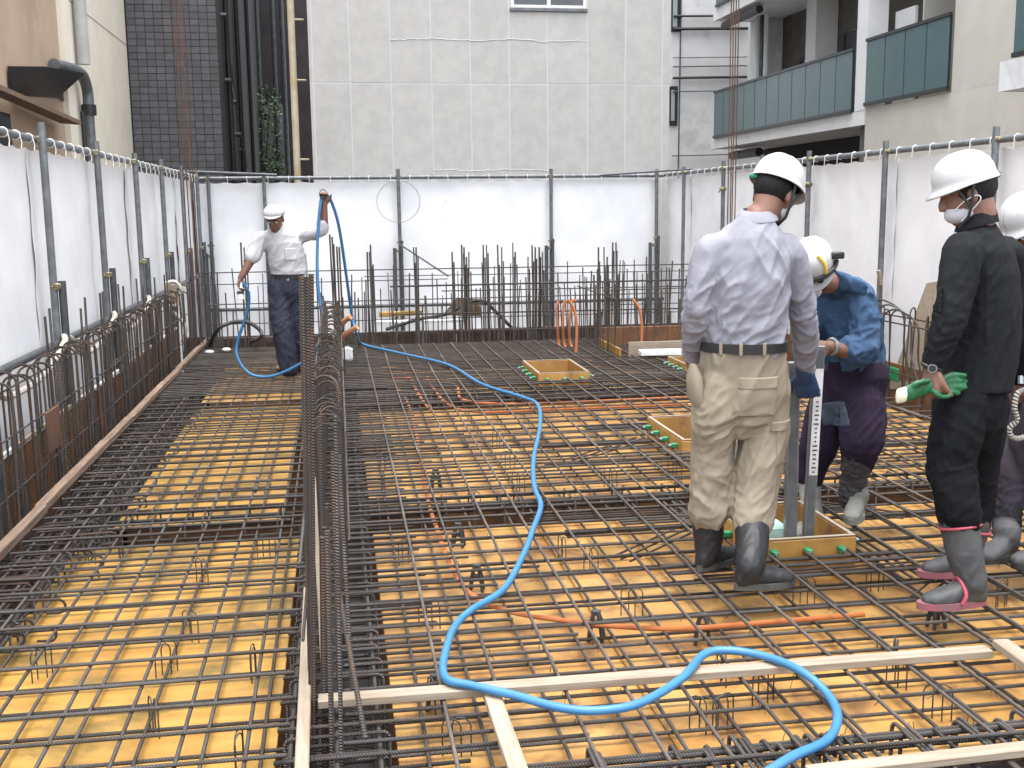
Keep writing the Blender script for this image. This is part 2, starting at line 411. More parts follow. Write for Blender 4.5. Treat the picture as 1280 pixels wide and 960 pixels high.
# starter bars from the left bay that end in the right one
y = 2.66
while y < 9.7:
    e = .55+round(random.choice((0, .08, .16, .3)), 2)
    bar(mat_lu, (-1.57, y+jit(.012), -.0068+.0), (-.20, y+jit(.012), -.0068), R13)
    bar(mat_lu, (-.24, y+.022+jit(.01), -.033), (e, y+.022+jit(.012), -.033), R13)
    bar(mat_ll, (-1.57, y+.07+jit(.02), -.118), (.35, y+.07+jit(.02), -.118), R13)
    y += .2
for k, x in enumerate((-1.33, -1.13, -.92, -.71, -.51, -.33)):
    for (a, b) in runs(2.3, 12.9, 4.0+.3*(k % 3)):
        bar(mat_lu, (x+jit(.012), round(a, 2), -.0205), (x+jit(.016), round(b, 2), -.0205), R13)
    for (a, b) in runs(2.3, 12.9, 4.6):
        bar(mat_ll, (x+.035+jit(.012), round(a, 2), -.105), (x+.035+jit(.016), round(b, 2), -.105), R13)
y = 9.75
while y < 12.95:
    mbar(mat_f, (-.02, y+jit(.02), -.0205), (4.52, y+jit(.03), -.0205), R13); mbar(mat_f, (0, y+.05+jit(.02), -.1185), (4.52, y+.05+jit(.02), -.1185), R13)
    mbar(mat_f, (-1.57, y+jit(.02), -.0068), (.4, y+jit(.02), -.0068), R13)
    y += .1
for (x0, x1, yy, n) in ((1.28, 2.1, 7.12, 4), (1.25, 2.2, 6.55, 4), (.95, 1.75, 5.42, 3), (1.05, 1.9, 5.1, 4), (2.5, 3.6, 5.1, 4), (1.5, 2.6, 4.35, 3), (2.6, 4.2, 6.7, 4), (2.2, 3.6, 7.9, 4)):
    for i in range(n):
        s = jit(.05); mbar(mat_ru, (x0+s, yy+i*.035+jit(.01), -.034), (x0+s+round(x1-x0, 1), yy+i*.035+jit(.02), -.034), R10, M_rust)
for (x0, x1, y0_, y1_) in BOXES:      # trimmer bars round each opening
    for i in range(4):
        dd = .03+.045*i
        bar(mat_ru, (x0-.45, y0_-dd+jit(.006), -.03+.012*(i % 2)), (x1+.45, y0_-dd+jit(.01), -.03+.012*(i % 2)), R13, M_bar)
        if i < 3:
            bar(mat_ru, (x0-dd+jit(.006), y0_-.4, -.032), (x0-dd+jit(.01), y1_+.4, -.032), R13, M_bar); bar(mat_ru, (x1+dd, y0_-.4, -.032), (x1+dd+jit(.01), y1_+.4, -.032), R13, M_bar)
            bar(mat_ru, (x0-.45, y1_+dd+jit(.006), -.03), (x1+.45, y1_+dd+jit(.01), -.03), R13, M_bar)
for (cx, cy) in ((1.55, 5.0), (2.62, 4.25), (2.0, 5.55), (2.55, 5.4), (1.75, 7.0), (2.75, 6.6)):   # diagonal trimmers at the openings' corners
    for i in range(3):
        an = math.radians(42 if (cx < 2.1) == (cy > 4.8) else -42)
        d = Vector((math.cos(an), math.sin(an), 0))*.42; o = Vector((-d.y, d.x, 0))*(.12*(i-1))
        c = Vector((cx, cy, -.034))+o; mbar(mat_ru, c-d, c+d, R10, M_rust)

# twisted tie wires at the crossings near the camera
tw_ = G()
for k in range(21):
    for j in range(26):
        if random.random() < .5: continue
        x, y_ = .28+.2*k, 2.72+.2*j
        if y_ > 7 or any(a-.05 < x < b+.05 and c-.05 < y_ < d+.05 for (a, b, c, d) in BOXES): continue
        a0 = random.uniform(0, 6.3); c_, s_ = math.cos(a0), math.sin(a0)
        tw_.tube([(x+.011*c_, y_+.011*s_, -.024), (x+.006*c_, y_+.006*s_, .001), (x-.008*c_, y_-.008*s_, .001), (x-.012*c_, y_-.012*s_, -.02), (x-.022*c_+jit(.01), y_-.022*s_+jit(.01), -.03+jit(.02))], .0014, 4, caps=False)
part(tw_, 'tie_wire', M_black, mat_ru, kind='stuff')
# ------------------------------------------------------------------ beam cages in the trenches
def rect_loop(u0, u1, z0, z1, ax, r=.0055, rad=.02):
    pts = []
    for (cu, cz, a0) in ((u1-rad, z1-rad, 0), (u0+rad, z1-rad, 90), (u0+rad, z0+rad, 180), (u1-rad, z0+rad, 270)):
        for k in range(4):
            a = math.radians(a0+30*k); u = cu+rad*math.cos(a); z = cz+rad*math.sin(a)
            pts.append((u, 0, z) if ax == 'x' else (0, u, z))
    return G().tube(pts, r, 6, closed=True)
def beam_cage(label, along, p0, p1, u0, u1, pitch, zt=-.035, zb=-.66, nb=3, rr=R16):
    c = thing('beam_cage', label, 'rebar cage', ((u0+u1)/2, (p0+p1)/2, zb) if along == 'y' else ((p0+p1)/2, (u0+u1)/2, zb))
    me = rect_loop(u0, u1, zb, zt, 'x' if along == 'y' else 'y').mesh('stirrup', M_bar)
    p = p0
    while p < p1:
        q = p+jit(.015); shared('stirrup', me, c, (jit(.006), q, jit(.004)) if along == 'y' else (q, jit(.006), jit(.004)), rz=jit(.01)); p += pitch
    for z in (zt-.018, zt-.06, zb+.02):
        for i in range(nb):
            u = u0+.025+(u1-u0-.05)*i/(nb-1)+jit(.006)
            for (a, b) in runs(p0-.05, p1+.05, 5.5):
                a, b = round(a, 2), round(b, 2)
                if along == 'y': bar(c, (u, a, z), (u+jit(.01), b, z), rr, name='main_bar')
                else: bar(c, (a, u, z), (b, u+jit(.01), z), rr, name='main_bar')
    return c
beam_cage('rebar beam cage sunk in the dark trench below the tall centre bars', 'y', 2.25, 13.0, XC0+.03, XC1-.03, .14)
lc = beam_cage('rebar beam cage in the trench along the left batten kerb', 'y', 3.0, 13.0, XK+.05, XL+.08, .13)
hk = G().tube([(-.30, 0, 0), (0, 0, 0)]+[(.03*math.sin(a), 0, -.03+.03*math.cos(a)) for a in np.linspace(.3, math.pi, 6)]+[(-.05, 0, -.06)], R10, 6).mesh('hook_bar', M_rust)
for y in np.arange(3.3, 12.8, .11):
    shared('hook_bar', hk, lc, (-1.30+jit(.12), y+jit(.03), -.025-random.choice((0, .03, .06))), rz=jit(.25))
beam_cage('rebar beam cage crossing the wide orange deck halfway back', 'x', XC1+.05, XR-.05, Y1+.03, Y2-.03, .16)
beam_cage('rebar beam cage crossing the narrow left deck halfway back', 'x', XL+.2, XC0-.1, Y1+.03, Y2-.03, .16)
beam_cage('rebar beam cage crossing the wide deck behind the farthest slab opening', 'x', XC1+.05, XR-.05, Y3R+.03, Y4R-.03, .16)
nb_ = thing('beam_cage', 'heavy rebar beam cage with hooked stirrups at the near bottom edge', 'rebar cage', (2.3, 2.7, -.66))
pts = [(0, 2.955, -.16)]+[(0, 2.955-.03+.03*math.cos(a), -.03+.03*math.sin(a)) for a in np.linspace(0, math.pi/2, 5)]+[(0, 2.50, .0), (0, 2.42, -.03), (0, 2.40, -.6)]
hook = G().tube(pts, R13, 7).mesh('stirrup', M_bar)
x = .62
while x < 4.5:
    shared('stirrup', hook, nb_, (x+jit(.018), jit(.03), -.012+jit(.006)), rz=jit(.03)); 
    if random.random() < .5: shared('stirrup', hook, nb_, (x+.03+jit(.01), jit(.03)-.02, -.016), rz=jit(.03))
    x += .105
for (yy, zz, rr) in ((2.90, -.03, R22), (2.86, -.034, R22), (2.70, -.035, R16), (2.56, -.035, R22), (2.62, -.12, R16), (2.8, -.13, R16), (2.5, -.5, R22), (2.8, -.5, R22)):
    bar(nb_, (-.1, yy+jit(.01), zz), (4.5, yy+jit(.02), zz), rr, name='main_bar', n=9)
bar(nb_, (.25, 2.80, .008), (4.5, 2.77, .008), R13, name='bar')

# ------------------------------------------------------------------ wall starters (hairpins, verticals, rails)
def hairpin_mesh(w, z0, z1, m, r=R13, sy=0.0):
    pts = [(-w/2, -sy, z0), (-w/2, -sy, (z0+z1)/2)]
    for a in np.linspace(math.pi, 0, 9): pts.append((w/2*math.cos(a), sy*math.cos(a)*-1*-1, z1-w/2+w/2*math.sin(a)))
    pts += [(w/2, sy, (z0+z1)/2), (w/2, sy, z0)]
    return G().tube(pts, r, 7).mesh('hairpin_bar', m)
wl = thing('wall_cage', 'long row of rusty hairpin bars along the left white fence', 'rebar cage', (-1.8, 8, -.3))
hp = [hairpin_mesh(.125, -.45, z, M_rust, R13, .03) for z in (.70, .68, .72)]
y = 4.7; i = 0
while y < 13.1:
    shared('hairpin_bar', hp[i % 3], wl, (-1.79+jit(.015), y+jit(.02), jit(.012)), rot=Matrix.Rotation(jit(.12), 3, 'Z') @ Matrix.Rotation(jit(.03), 3, 'X') @ Matrix.Rotation(jit(.02), 3, 'Y')); y += .135; i += 1
for yy in (7.35, 8.25, 8.9, 9.7, 10.6, 11.5, 12.2):
    for dx in (0, .022): bar(wl, (-1.84+dx, yy, -.4), (-1.84+dx+jit(.02), yy+jit(.02), .92+jit(.06)), R16, M_bar, 'upright_bar')
for (xx, zz) in ((-1.73, .42), (-1.855, .60), (-1.73, .12), (-1.855, .22)):
    for (a, b) in runs(4.4, 13.1, 4.6): bar(wl, (xx, round(a, 2), zz+jit(.015)), (xx+jit(.01), round(b, 2), zz+jit(.015)), R10, M_bar, 'rail_bar')
# dark plate leaning among the hairpins
g = G().cbox(-1.70, -1.69, 6.55, 6.85, .19, .43, .002); part(g, 'spacer_plate', M_deep, wl, smooth=False)

wc = thing('wall_cage', 'tall rebar wall cage rising between the left and right decks', 'rebar cage', (-.1, 3.4, -.3))
hcs = [hairpin_mesh(w_, -.3, z_, M_rust, R10, 0.0) for (w_, z_) in ((.125, .73), (.10, .70), (.14, .75), (.115, .66))]
y = 4.55
while y < 10.3:
    shared('hairpin_bar', random.choice(hcs), wc, (-.075+jit(.015), y+jit(.03), jit(.02)), rot=Matrix.Rotation(jit(.45), 3, 'Z') @ Matrix.Rotation(jit(.03), 3, 'Y') @ Matrix.Rotation(jit(.03), 3, 'X')); y += .12
for y in np.arange(3.36, 4.5, .105):
    lean = .052
    tp_ = atY(random.uniform(376, 389), 345+jit(5)+8*(y-3.36), y); bar(wc, (-.145+jit(.008), y, -.3), tp_, R16, M_rust, 'upright_bar', 9)
    if y < 3.95: bar(wc, (-.10+jit(.012), y+.04, -.3), (-.085+jit(.02), y+.04+jit(.03), random.choice((.55, .68, .74, .9))), R16, M_rust, 'upright_bar', 9)
for y in np.arange(4.6, 10.3, .21):
    bar(wc, (-.01+jit(.006), y, -.3), (-.012+jit(.006), y+jit(.01), .74), R13, M_rust, 'upright_bar')
    bar(wc, (-.135+jit(.006), y, -.3), (-.13+jit(.006), y+jit(.01), .74), R13, M_rust, 'upright_bar')
bar(wc, (-.045, 3.12, -.12), (-.022, 3.16, .98), R13, M_bar, 'upright_bar', 9); bar(wc, (.03, 3.15, -.02), (-.035, 3.55, .30), R16, M_rust, 'upright_bar', 9)
bar(wc, (.0, 3.42, -.2), (-.02, 3.44, .8), R13, M_bar, 'upright_bar', 9); bar(wc, (-.075, 3.2, -.2), (-.06, 3.22, .62), R16, M_rust, 'upright_bar', 9); bar(wc, (-.05, 3.5, -.2), (-.04, 3.6, .78), R16, M_rust, 'upright_bar', 9)
for (xx, zz, a, b) in ((-.15, .25, 3.3, 10.3), (-.15, .5, 3.3, 10.3), (.005, .2, 4.5, 10.3), (.005, .45, 4.5, 10.3), (.005, .66, 4.5, 10.3), (-.15, .68, 4.5, 10.3)):
    bar(wc, (xx, a, zz), (xx, b, zz), R10, M_bar, 'rail_bar')
# far end of that wall: a column's taller bars
cf = thing('column_bars', 'bundle of tall dark column bars at the far end of the centre rebar wall', 'rebar bundle', (.0, 10.6, -.3))
for (px, pt) in ((412, 293), (415, 296), (417, 305), (421, 308), (424, 309)):
    t = atY(px, pt, 10.55+jit(.1)); bar(cf, (t.x+.02+jit(.02), t.y, -.3), t, R16, M_rust, 'upright_bar')

wb = thing('wall_cage', 'wide row of upright bars and rails along the back of the slab', 'rebar cage', (1.6, 13.3, -.3))
for (zz, yy, x0, x1, r) in ((.86, 13.2, -1.65, 4.45, R13), (.72, 13.2, -1.65, 1.3, R10), (.66, 13.1, .6, 4.45, .011), (.24, 13.35, -1.6, 4.4, R10), (.77, 13.35, .3, 4.4, R10)):
    bar(wb, (x0, yy, zz), (x1, yy+jit(.02), zz+jit(.015)), r, M_bar, 'rail_bar')
x = -1.55
while x < 4.45:
    h = random.choice((.55, .62, .7, .78, .82, .9)); r = random.choice((R10, R13, R16))
    yb_ = random.choice((13.15, 13.38))
    bar(wb, (x+jit(.03), yb_, -.3), (x+jit(.04), yb_+jit(.03), h+jit(.02)), r, random.choice((M_bar, M_rust)), 'upright_bar')
    x += random.choice((.045, .06, .08, .11))
for px in (267, 301, 305, 462, 459, 463, 517, 520, 565, 577, 580, 583, 586, 604, 608, 622, 627, 641, 644, 660, 665, 669, 674, 678, 748, 755, 759, 766, 770, 808):
    t = atY(px, 303+random.choice((0, 3, 6, 12, 18)), 13.2); bar(wb, (t.x+jit(.02), 13.2+jit(.05), -.3), (t.x, 13.2, t.z), random.choice((R16, .0105)), M_bar, 'upright_bar'); bar(wb, (t.x+.03+jit(.02), 13.24, -.3), (t.x+.025, 13.24, t.z-.1-abs(jit(.15))), R16, M_bar, 'upright_bar')
for i in range(70):
    x = random.choice((random.uniform(-1.5, 4.4), random.uniform(.6, 4.4))); yb_ = 13.0+jit(.12)
    bar(wb, (x, yb_, -.3), (x+jit(.03), yb_+jit(.03), random.choice((.3, .45, .55, .62, .75))), random.choice((R13, R16)), M_bar, 'upright_bar')
for (zz, x0, x1) in ((.12, .4, 4.4), (.33, .6, 4.4), (.50, -1.5, 4.4), (.60, 1.2, 4.4)): bar(wb, (x0, 13.02+jit(.05), zz), (x1, 13.02+jit(.05), zz+jit(.02)), random.choice((R13, R16)), M_bar, 'rail_bar')
# L-shaped return of bars in front of the right half of the back row
wr = thing('wall_cage', 'L-shaped return of upright bars beside the white board at the back', 'rebar cage', (3.1, 12, -.3))
for y in np.arange(11.3, 13.1, .12): bar(wr, (2.88+jit(.015), y, -.3), (2.88+jit(.03), y+jit(.02), .64+random.choice((0, .05, .12))), R13, M_rust, 'upright_bar')
for x in np.arange(3.0, 4.45, .09):
    bar(wr, (x+jit(.02), 11.75+jit(.03), -.3), (x+jit(.03), 11.75+jit(.04), random.choice((.55, .65, .75, .85, .62))), random.choice((R13, R10)), M_bar, 'upright_bar')
    if random.random() < .6: bar(wr, (x+jit(.02), 12.5+jit(.05), -.3), (x+jit(.03), 12.5+jit(.04), random.choice((.7, .85, .95))), R13, M_bar, 'upright_bar')
bar(wr, (2.88, 11.2, .60), (2.86, 13.05, .62), R13, M_rust, 'rail_bar'); bar(wr, (2.86, 11.74, .50), (4.45, 11.72, .50), R10, M_bar, 'rail_bar'); bar(wr, (2.86, 11.74, .66), (4.45, 11.75, .67), R13, M_bar, 'rail_bar')
# right-hand hairpins
wr2 = thing('wall_cage', 'row of bent hairpin bars along the right fence by the leaning plywood', 'rebar cage', (4.7, 9, -.3))
for i, y in enumerate(np.arange(3.0, 13.2, .21)):
    shared('hairpin_bar', hp[i % 3], wr2, (4.70+jit(.02), y+jit(.04), -.02+jit(.015)), rot=Matrix.Rotation(jit(.5), 3, 'Z') @ Matrix.Rotation(jit(.06), 3, 'X'))
for (xx, zz) in ((4.64, .56), (4.76, .60), (4.64, .15)):
    for (a, b) in runs(2.6, 13.1, 4.8): bar(wr2, (xx, round(a, 2), zz+jit(.02)), (xx+jit(.02), round(b, 2), zz+jit(.02)), R13, M_rust, 'rail_bar')
# very tall column starters
def tall(label, spots, top, mm, base):
    c = thing('column_bars', label, 'rebar bundle', base)
    for (px, py, Y) in spots:
        b = atY(px, py, Y); t = Vector((b.x+jit(.03), b.y+jit(.04), top+jit(.3)))
        bar(c, (b.x, b.y, -.3), t, R13, mm, 'upright_bar')
tall('bundle of very tall rusty column bars in the far left corner', ((236, 330, 12.9), (240, 330, 13.0), (245, 330, 12.95), (248, 330, 13.1)), 5.6, M_deep, (-1.7, 13, -.3))
tall('bundle of very tall rusty column bars behind the grey-shirted man', ((910, 265, 12.6), (914, 265, 12.5), (919, 265, 12.7), (915, 265, 12.8)), 5.6, M_deep, (4.4, 12.6, -.3))
tall('short cluster of dark column bars inside the far left corner', ((254, 330, 13.3), (258, 330, 13.35), (262, 330, 13.2)), .95, M_bar, (-1.55, 13.3, -.3))

# ------------------------------------------------------------------ small things on the deck
ch = G()
for (dx, dy) in ((0, 0), (.03, .012)):
    ch.tube([(dx-.03, dy, 0), (dx-.03, dy, .10)]+[(dx+.03*math.cos(a), dy, .10+.025*math.sin(a)) for a in np.linspace(math.pi, 0, 6)]+[(dx+.03, dy, 0)], .0026, 5)
chm = ch.mesh('bar_chair', M_black)
for (px, py) in ((532, 785), (540, 890), (565, 945), (785, 770), (872, 915), (900, 915), (950, 880), (1115, 855), (1165, 900), (1000, 755), (1250, 760), (472, 570), (478, 590), (480, 615), (620, 560), (632, 587), (645, 615), (505, 705), (700, 700), (735, 715),
               (50, 850), (205, 845), (318, 850), (150, 700), (250, 730), (330, 700), (235, 800), (300, 965), (190, 915), (105, 705), (840, 600), (905, 855), (1120, 840), (590, 640), (760, 610), (1075, 570), (1090, 740)):
    p = atZ(px, py, DZ+.001); p.z = DZ+.001
    tag(link('bar_chair', chm, None, p, (0, 0, jit(1.5))), 'small bent-wire bar chair standing on the orange deck under the bars', 'bar chair', 'wire bar chairs on the deck')
sp = G()
for sx in (-1, 1):
    for sy in (-1, 1): sp.tube([(.028*sx, .022*sy, 0), (.02*sx, .014*sy, .07), (.008*sx, .006*sy, .118)], [.008, .009, .008], 6)
sp.cbox(-.022, .022, -.016, .016, .055, .075, .003); sp.cbox(-.018, .018, -.012, .012, .105, .125, .003)
spm = sp.mesh('rebar_spacer', M_black)
for (px, py, lb) in ((745, 800, 'black plastic rebar spacer under the orange conduit, in the bay before the long batten'), (878, 804, 'black plastic rebar spacer at the right end of the orange conduit'),
                     (596, 738, 'black plastic rebar spacer beside the bend of the blue hose'), (573, 683, 'black plastic rebar spacer left of the blue hose halfway back'), (1170, 784, 'black spacer right under the pink-soled boot'), (545, 885, 'black spacer beneath the long pale batten near the tall bars'), (545, 610, 'black spacer next to the dashed orange conduit'), (634, 504, 'black spacer behind the first hose bend')):
    p = atZ(px, py, DZ+.001); p.z = DZ+.001; tag(link('rebar_spacer', spm, None, p, (0, 0, jit(.4))), lb, 'rebar spacer', 'plastic rebar spacers')

def batten(label, a, b, wd=.058, th=.028, m=None, zoff=0.0):
    a = Vector(a); b = Vector(b); d = b-a; L = d.length
    o = G().cbox(-L/2, L/2, -wd/2, wd/2, 0, th, .003).build('timber_batten', m or M_wood, None, smooth=False)
    o.matrix_world = Matrix.LocRotScale((a+b)/2+Vector((0, 0, zoff)), d.to_track_quat('X', 'Z'), None)
    return tag(o, label, 'timber', 'pale battens on the mat')
def z0(px, py, z=.002): return atZ(px, py, z)
batten('long pale batten lying across the mat under the blue hose', z0(398, 882), z0(1236, 819))
batten('pale batten running towards the camera below the hose bend', z0(612, 866), z0(655, 990), .055, .026, zoff=-.0)
batten('short pale batten at the right edge meeting the long one', z0(1250, 808, .03), z0(1330, 868, .03), .06, .028)
batten('pale batten along the bottom right edge of the picture', z0(1010, 972), z0(1330, 936), .05, .026)
batten('narrow pale batten standing on the left of the tall bars, along the trench', z0(386, 742), z0(377, 985), .04, .03)
batten('pale thin rod-like strip leaning between the tall centre bars', (-.10, 3.6, .0), (-.115, 3.9, .62), .016, .012)

# slab openings
def opening(label, x0, x1, y0, y1, h, nx, ny):
    c = thing('slab_opening_box', label, 'formwork box', ((x0+x1)/2, (y0+y1)/2, DZ))
    t = .024
    mm = mat('yellow_form_board', (0.40, 0.215, 0.05), (0.30, 0.15, 0.04), 6, .55, 0, bump=.01, bscale=40, rnd=.12, c3=(.18, .095, .045), s3=5)
    for (a, b, cc, d) in ((x0, x1, y0, y0+t), (x0, x1, y1-t, y1), (x0, x0+t, y0+t+.001, y1-t-.001), (x1-t, x1, y0+t+.001, y1-t-.001)):
        part(G().cbox(a, b, cc, d, DZ+.002, h+jit(.004), .003), 'board', mm, c, smooth=False)
        part(G().box(a+.001, b-.001, cc+.001, d-.001, h+.005, h+.008), 'top_edge', M_wood, c, smooth=False)
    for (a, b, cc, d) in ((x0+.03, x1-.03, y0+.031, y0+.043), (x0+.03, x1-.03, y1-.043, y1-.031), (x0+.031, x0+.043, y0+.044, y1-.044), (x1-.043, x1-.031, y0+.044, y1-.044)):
        part(G().box(a, b, cc, d, TB+.005, DZ+.0), 'shaft_board', M_dark, c, smooth=False)  # boards coloured dark to stand in for shade deep in the opening
    cl = G().cbox(-.016, .016, -.045, 0, -.014, .014, .004).mesh('clamp', M_green, smooth=False)
    bl = G().tube([(0, -.06, 0), (0, 0, 0)], .009, 8).mesh('bolt', M_bolt)
    for i in range(nx):
        x = x0+(x1-x0)*(i+.5)/nx; o = shared('clamp', cl, c, (x, y0-.001, h-.05)); link('bolt', bl, o)
    for i in range(ny):
        y = y0+(y1-y0)*(i+.5)/ny; o = shared('clamp', cl, c, (x0-.001, y, h-.05), rz=-math.pi/2); link('bolt', bl, o)
        o = shared('clamp', cl, c, (x1+.001, y, h-.05), rz=math.pi/2); link('bolt', bl, o)
    return c
opening('square yellow formwork box with green clamps, far middle of the deck', 1.80, 2.29, 9.9, 10.8, .04, 3, 4)
opening('yellow formwork box with green clamps left of the beige trousers', 2.19, 2.85, 6.78, 7.62, .045, 2, 4)
opening('nearest formwork box with green clamps that the two aluminium bars stand in', 1.84, 2.33, 4.60, 5.22, .045, 3, 3)
opening('farthest right formwork box with green clamps beside the white board', 3.30, 3.85, 10.15, 10.75, .04, 3, 4)

# aluminium bars
def alu(label, a, b, wx, wy, lab=None):
    a = Vector(a); b = Vector(b); L = (b-a).length
    c = thing('aluminium_bar', label, 'metal bar', a)
    zz_ = (b-a).normalized(); xx_ = Vector((0, 1, 0)).cross(zz_).normalized(); q = Matrix((xx_, zz_.cross(xx_), zz_)).transposed().to_4x4()
    g = G(); g.cbox(-wx/2, wx/2, -wy/2, wy/2, 0, L, .003); o = g.build('bar_profile', M_alu, c, smooth=False); o.matrix_local = q
    g = G(); g.box(-wx/2+.008, wx/2-.008, -wy/2-.0012, -wy/2-.0004, L*.02, L*.98); o2 = g.build('groove', M_galv, o, smooth=False)
    if lab:
        s = G(); s.box(-wx/2+.004, wx/2-.004, -wy/2-.0026, -wy/2-.0016, lab[0]*L, lab[1]*L); o3 = s.build('sticker', M_white, o, smooth=False)
        g = G()
        for k in range(lab[2]):
            zz = lab[0]*L+.012+k*.021; ww = random.uniform(.25, .75)*(wx/2-.008)
            g.box(-ww, ww, -wy/2-.0036, -wy/2-.003, zz, zz+.007)
        g.build('sticker_print', M_black, o, smooth=False)
    return c
p = atY(988, 668, 4.72); alu('upright aluminium bar standing in the near formwork box, just right of the beige trousers', (p.x, 4.72, -.13), atY(992, 452, 4.70), .058, .03)
p = atY(1009, 664, 4.76); alu('upright aluminium bar with white sticker held by the blue glove', (p.x, 4.76, -.13), atY(1024, 432, 4.73), .05, .03, (.42, .90, 17))
p = atY(908, 655, 4.95); alu('aluminium bar leaning in view between the beige trouser legs', (p.x, 5.1, -.13), atY(930, 545, 5.12), .05, .03)
tag(part(G().cbox(1.93, 2.05, 4.72, 4.86, -.03, .075, .01), 'concrete_sample_tin', mat('mint_box', (.34, .52, .44), (.25, .40, .34), 8, .5), None, smooth=False), 'small mint green block lying inside the near formwork box', 'block')

# hose (on the mat, up to the hose man's hands)
HZ = .018
hp_px = [(955, 968), (992, 945), (1034, 925), (1047, 897), (1036, 870), (1006, 842), (962, 822), (912, 813), (880, 818), (852, 848), (802, 878), (752, 888), (702, 885), (642, 869), (590, 857), (562, 851), (554, 840), (556, 818), (568, 784), (590, 762), (630, 736), (655, 692), (667, 660), (676, 632), (668, 608), (667, 574), (675, 532), (672, 506), (652, 496), (602, 480), (560, 456), (502, 442), (462, 433), (450, 428)]
hpts = [atZ(px, py, HZ+(.03 if 545 < px < 1010 and py > 800 else 0)) for (px, py) in hp_px]
HY = 10.62
hpts += [atY(447, 422, 11.2), atY(440, 395, 11.1), atY(433, 345, 10.95), atY(424, 285, 10.8), atY(415, 254, 10.72), atY(407, 243, HY+.03), atY(401, 252, HY-.03), atY(397, 300, HY-.05), atY(397, 350, HY-.1), atY(402, 395, HY-.15), atY(399, 425, HY-.2), atY(388, 445, HY-.22), atY(362, 462, HY-.2), atY(335, 471, HY-.15), atY(312, 467, HY-.1), atY(298, 450, HY-.05), atY(296, 432, HY), atY(304, 405, HY), atY(310, 385, HY), atY(311, 368, HY-.02), atY(306, 357, HY-.05), atY(302, 353, HY-.06)]
hs_ = thing('blue_hose', 'blue hose snaking over the mat to the man in white', 'hose', hpts[0])
part(G().tube(catmull(hpts, 8), .0145, 10), 'hose_tube', M_hose, hs_)
nz_ = atY(300, 352, HY-.07); nb2 = atY(301, 374, HY-.09)
part(G().tube([nz_, nz_.lerp(nb2, .3), nz_.lerp(nb2, .35), nz_.lerp(nb2, .8), nb2], [.018, .02, .027, .03, .034], 10), 'nozzle', M_white, hs_)
part(G().tube([nb2.lerp(nz_, .45), nb2.lerp(nz_, .3)], .034, 10), 'nozzle_band', M_black, hs_)

# conduits below and above the bars
def conduit(label, px, z, r=.011, m=None, pts=None):
    P = pts or [atZ(a, b, z) for (a, b) in px]
    return tag(G().tube(catmull(P, 6), r, 8).build('conduit', m or M_cond), label, 'conduit', 'orange conduits')
conduit('orange conduit under the bars, bending right past the black spacers', [(490, 478), (508, 500), (520, 540), (528, 590), (536, 630), (546, 660), (556, 690), (570, 720), (592, 745), (640, 765), (700, 775), (760, 782), (850, 786), (960, 778), (1080, 768)], -.06)
conduit('dashed-looking orange conduit below the mat, second from the tall bars', [(430, 466), (470, 464), (505, 466), (516, 480), (528, 500), (545, 520)], -.05)
conduit('orange conduit below the mat running to the slab opening, third from the tall bars', [(430, 462), (500, 460), (530, 466), (538, 480), (560, 505), (600, 515), (690, 512), (860, 505)], -.045)
conduit('orange conduit below the mat just behind the hose crossing', [(440, 468), (560, 478), (580, 500), (660, 505), (780, 500), (870, 496)], -.05, .012)
for i, (dx, lb) in enumerate(((-7, 'leftmost'), (0, 'second'), (8, 'third'))):
    b = atZ(706+dx, 432, -.02)
    conduit('%s of the orange conduits rising in a clump at the back' % lb, None, 0, .016, None, [atZ(735+dx*2, 460, -.06), atZ(718+dx*1.5, 446, -.05), b, Vector((b.x-.02, b.y, .22)), Vector((b.x-.03+.02*i, b.y, .42+.03*i)), Vector((b.x-.0+.03*i, b.y, .50))])
for (px, lb) in ((720, 'orange conduit with drooping tip right beside the clump at the back'), (801, 'single upright orange conduit at the corner of the L-shaped bars')):
    b = atZ(px, 440, -.02); conduit(lb, None, 0, .016, None, [b, Vector((b.x+.01, b.y, .25)), Vector((b.x-.02, b.y, .45)), Vector((b.x-.09, b.y, .56))])
M_cop = mat('copper_conduit', (0.55, 0.25, 0.13), (0.45, 0.19, 0.10), 9, .5, 0, rib=.008, ribd=.003)
for i, (a, b, c, lb) in enumerate((((424, 410), (430, 402), (438, 396), 'upper stub of brown conduit poking from the far end of the centre wall'), ((426, 424), (434, 416), (447, 409), 'lower stub of brown conduit poking from the far end of the centre wall'))):
    conduit(lb, None, 0, .024, M_cop, [atY(a[0]-6, a[1]+14, 9.4), atY(*a, 9.4), atY(*b, 9.35), atY(*c, 9.3)])
p = atZ(434, 452, 0); g = G().grid(6, 6, lambda u, v: (p.x-.06+.12*u, p.y+.01*math.sin(5*u), .01+.14*v+.01*math.sin(7*u+4*v)))
o = tag(g.build('paper_sheet', M_white), 'white sheet of paper standing beside the far end of the centre wall', 'paper'); o.modifiers.new('thick', 'SOLIDIFY').thickness = .004

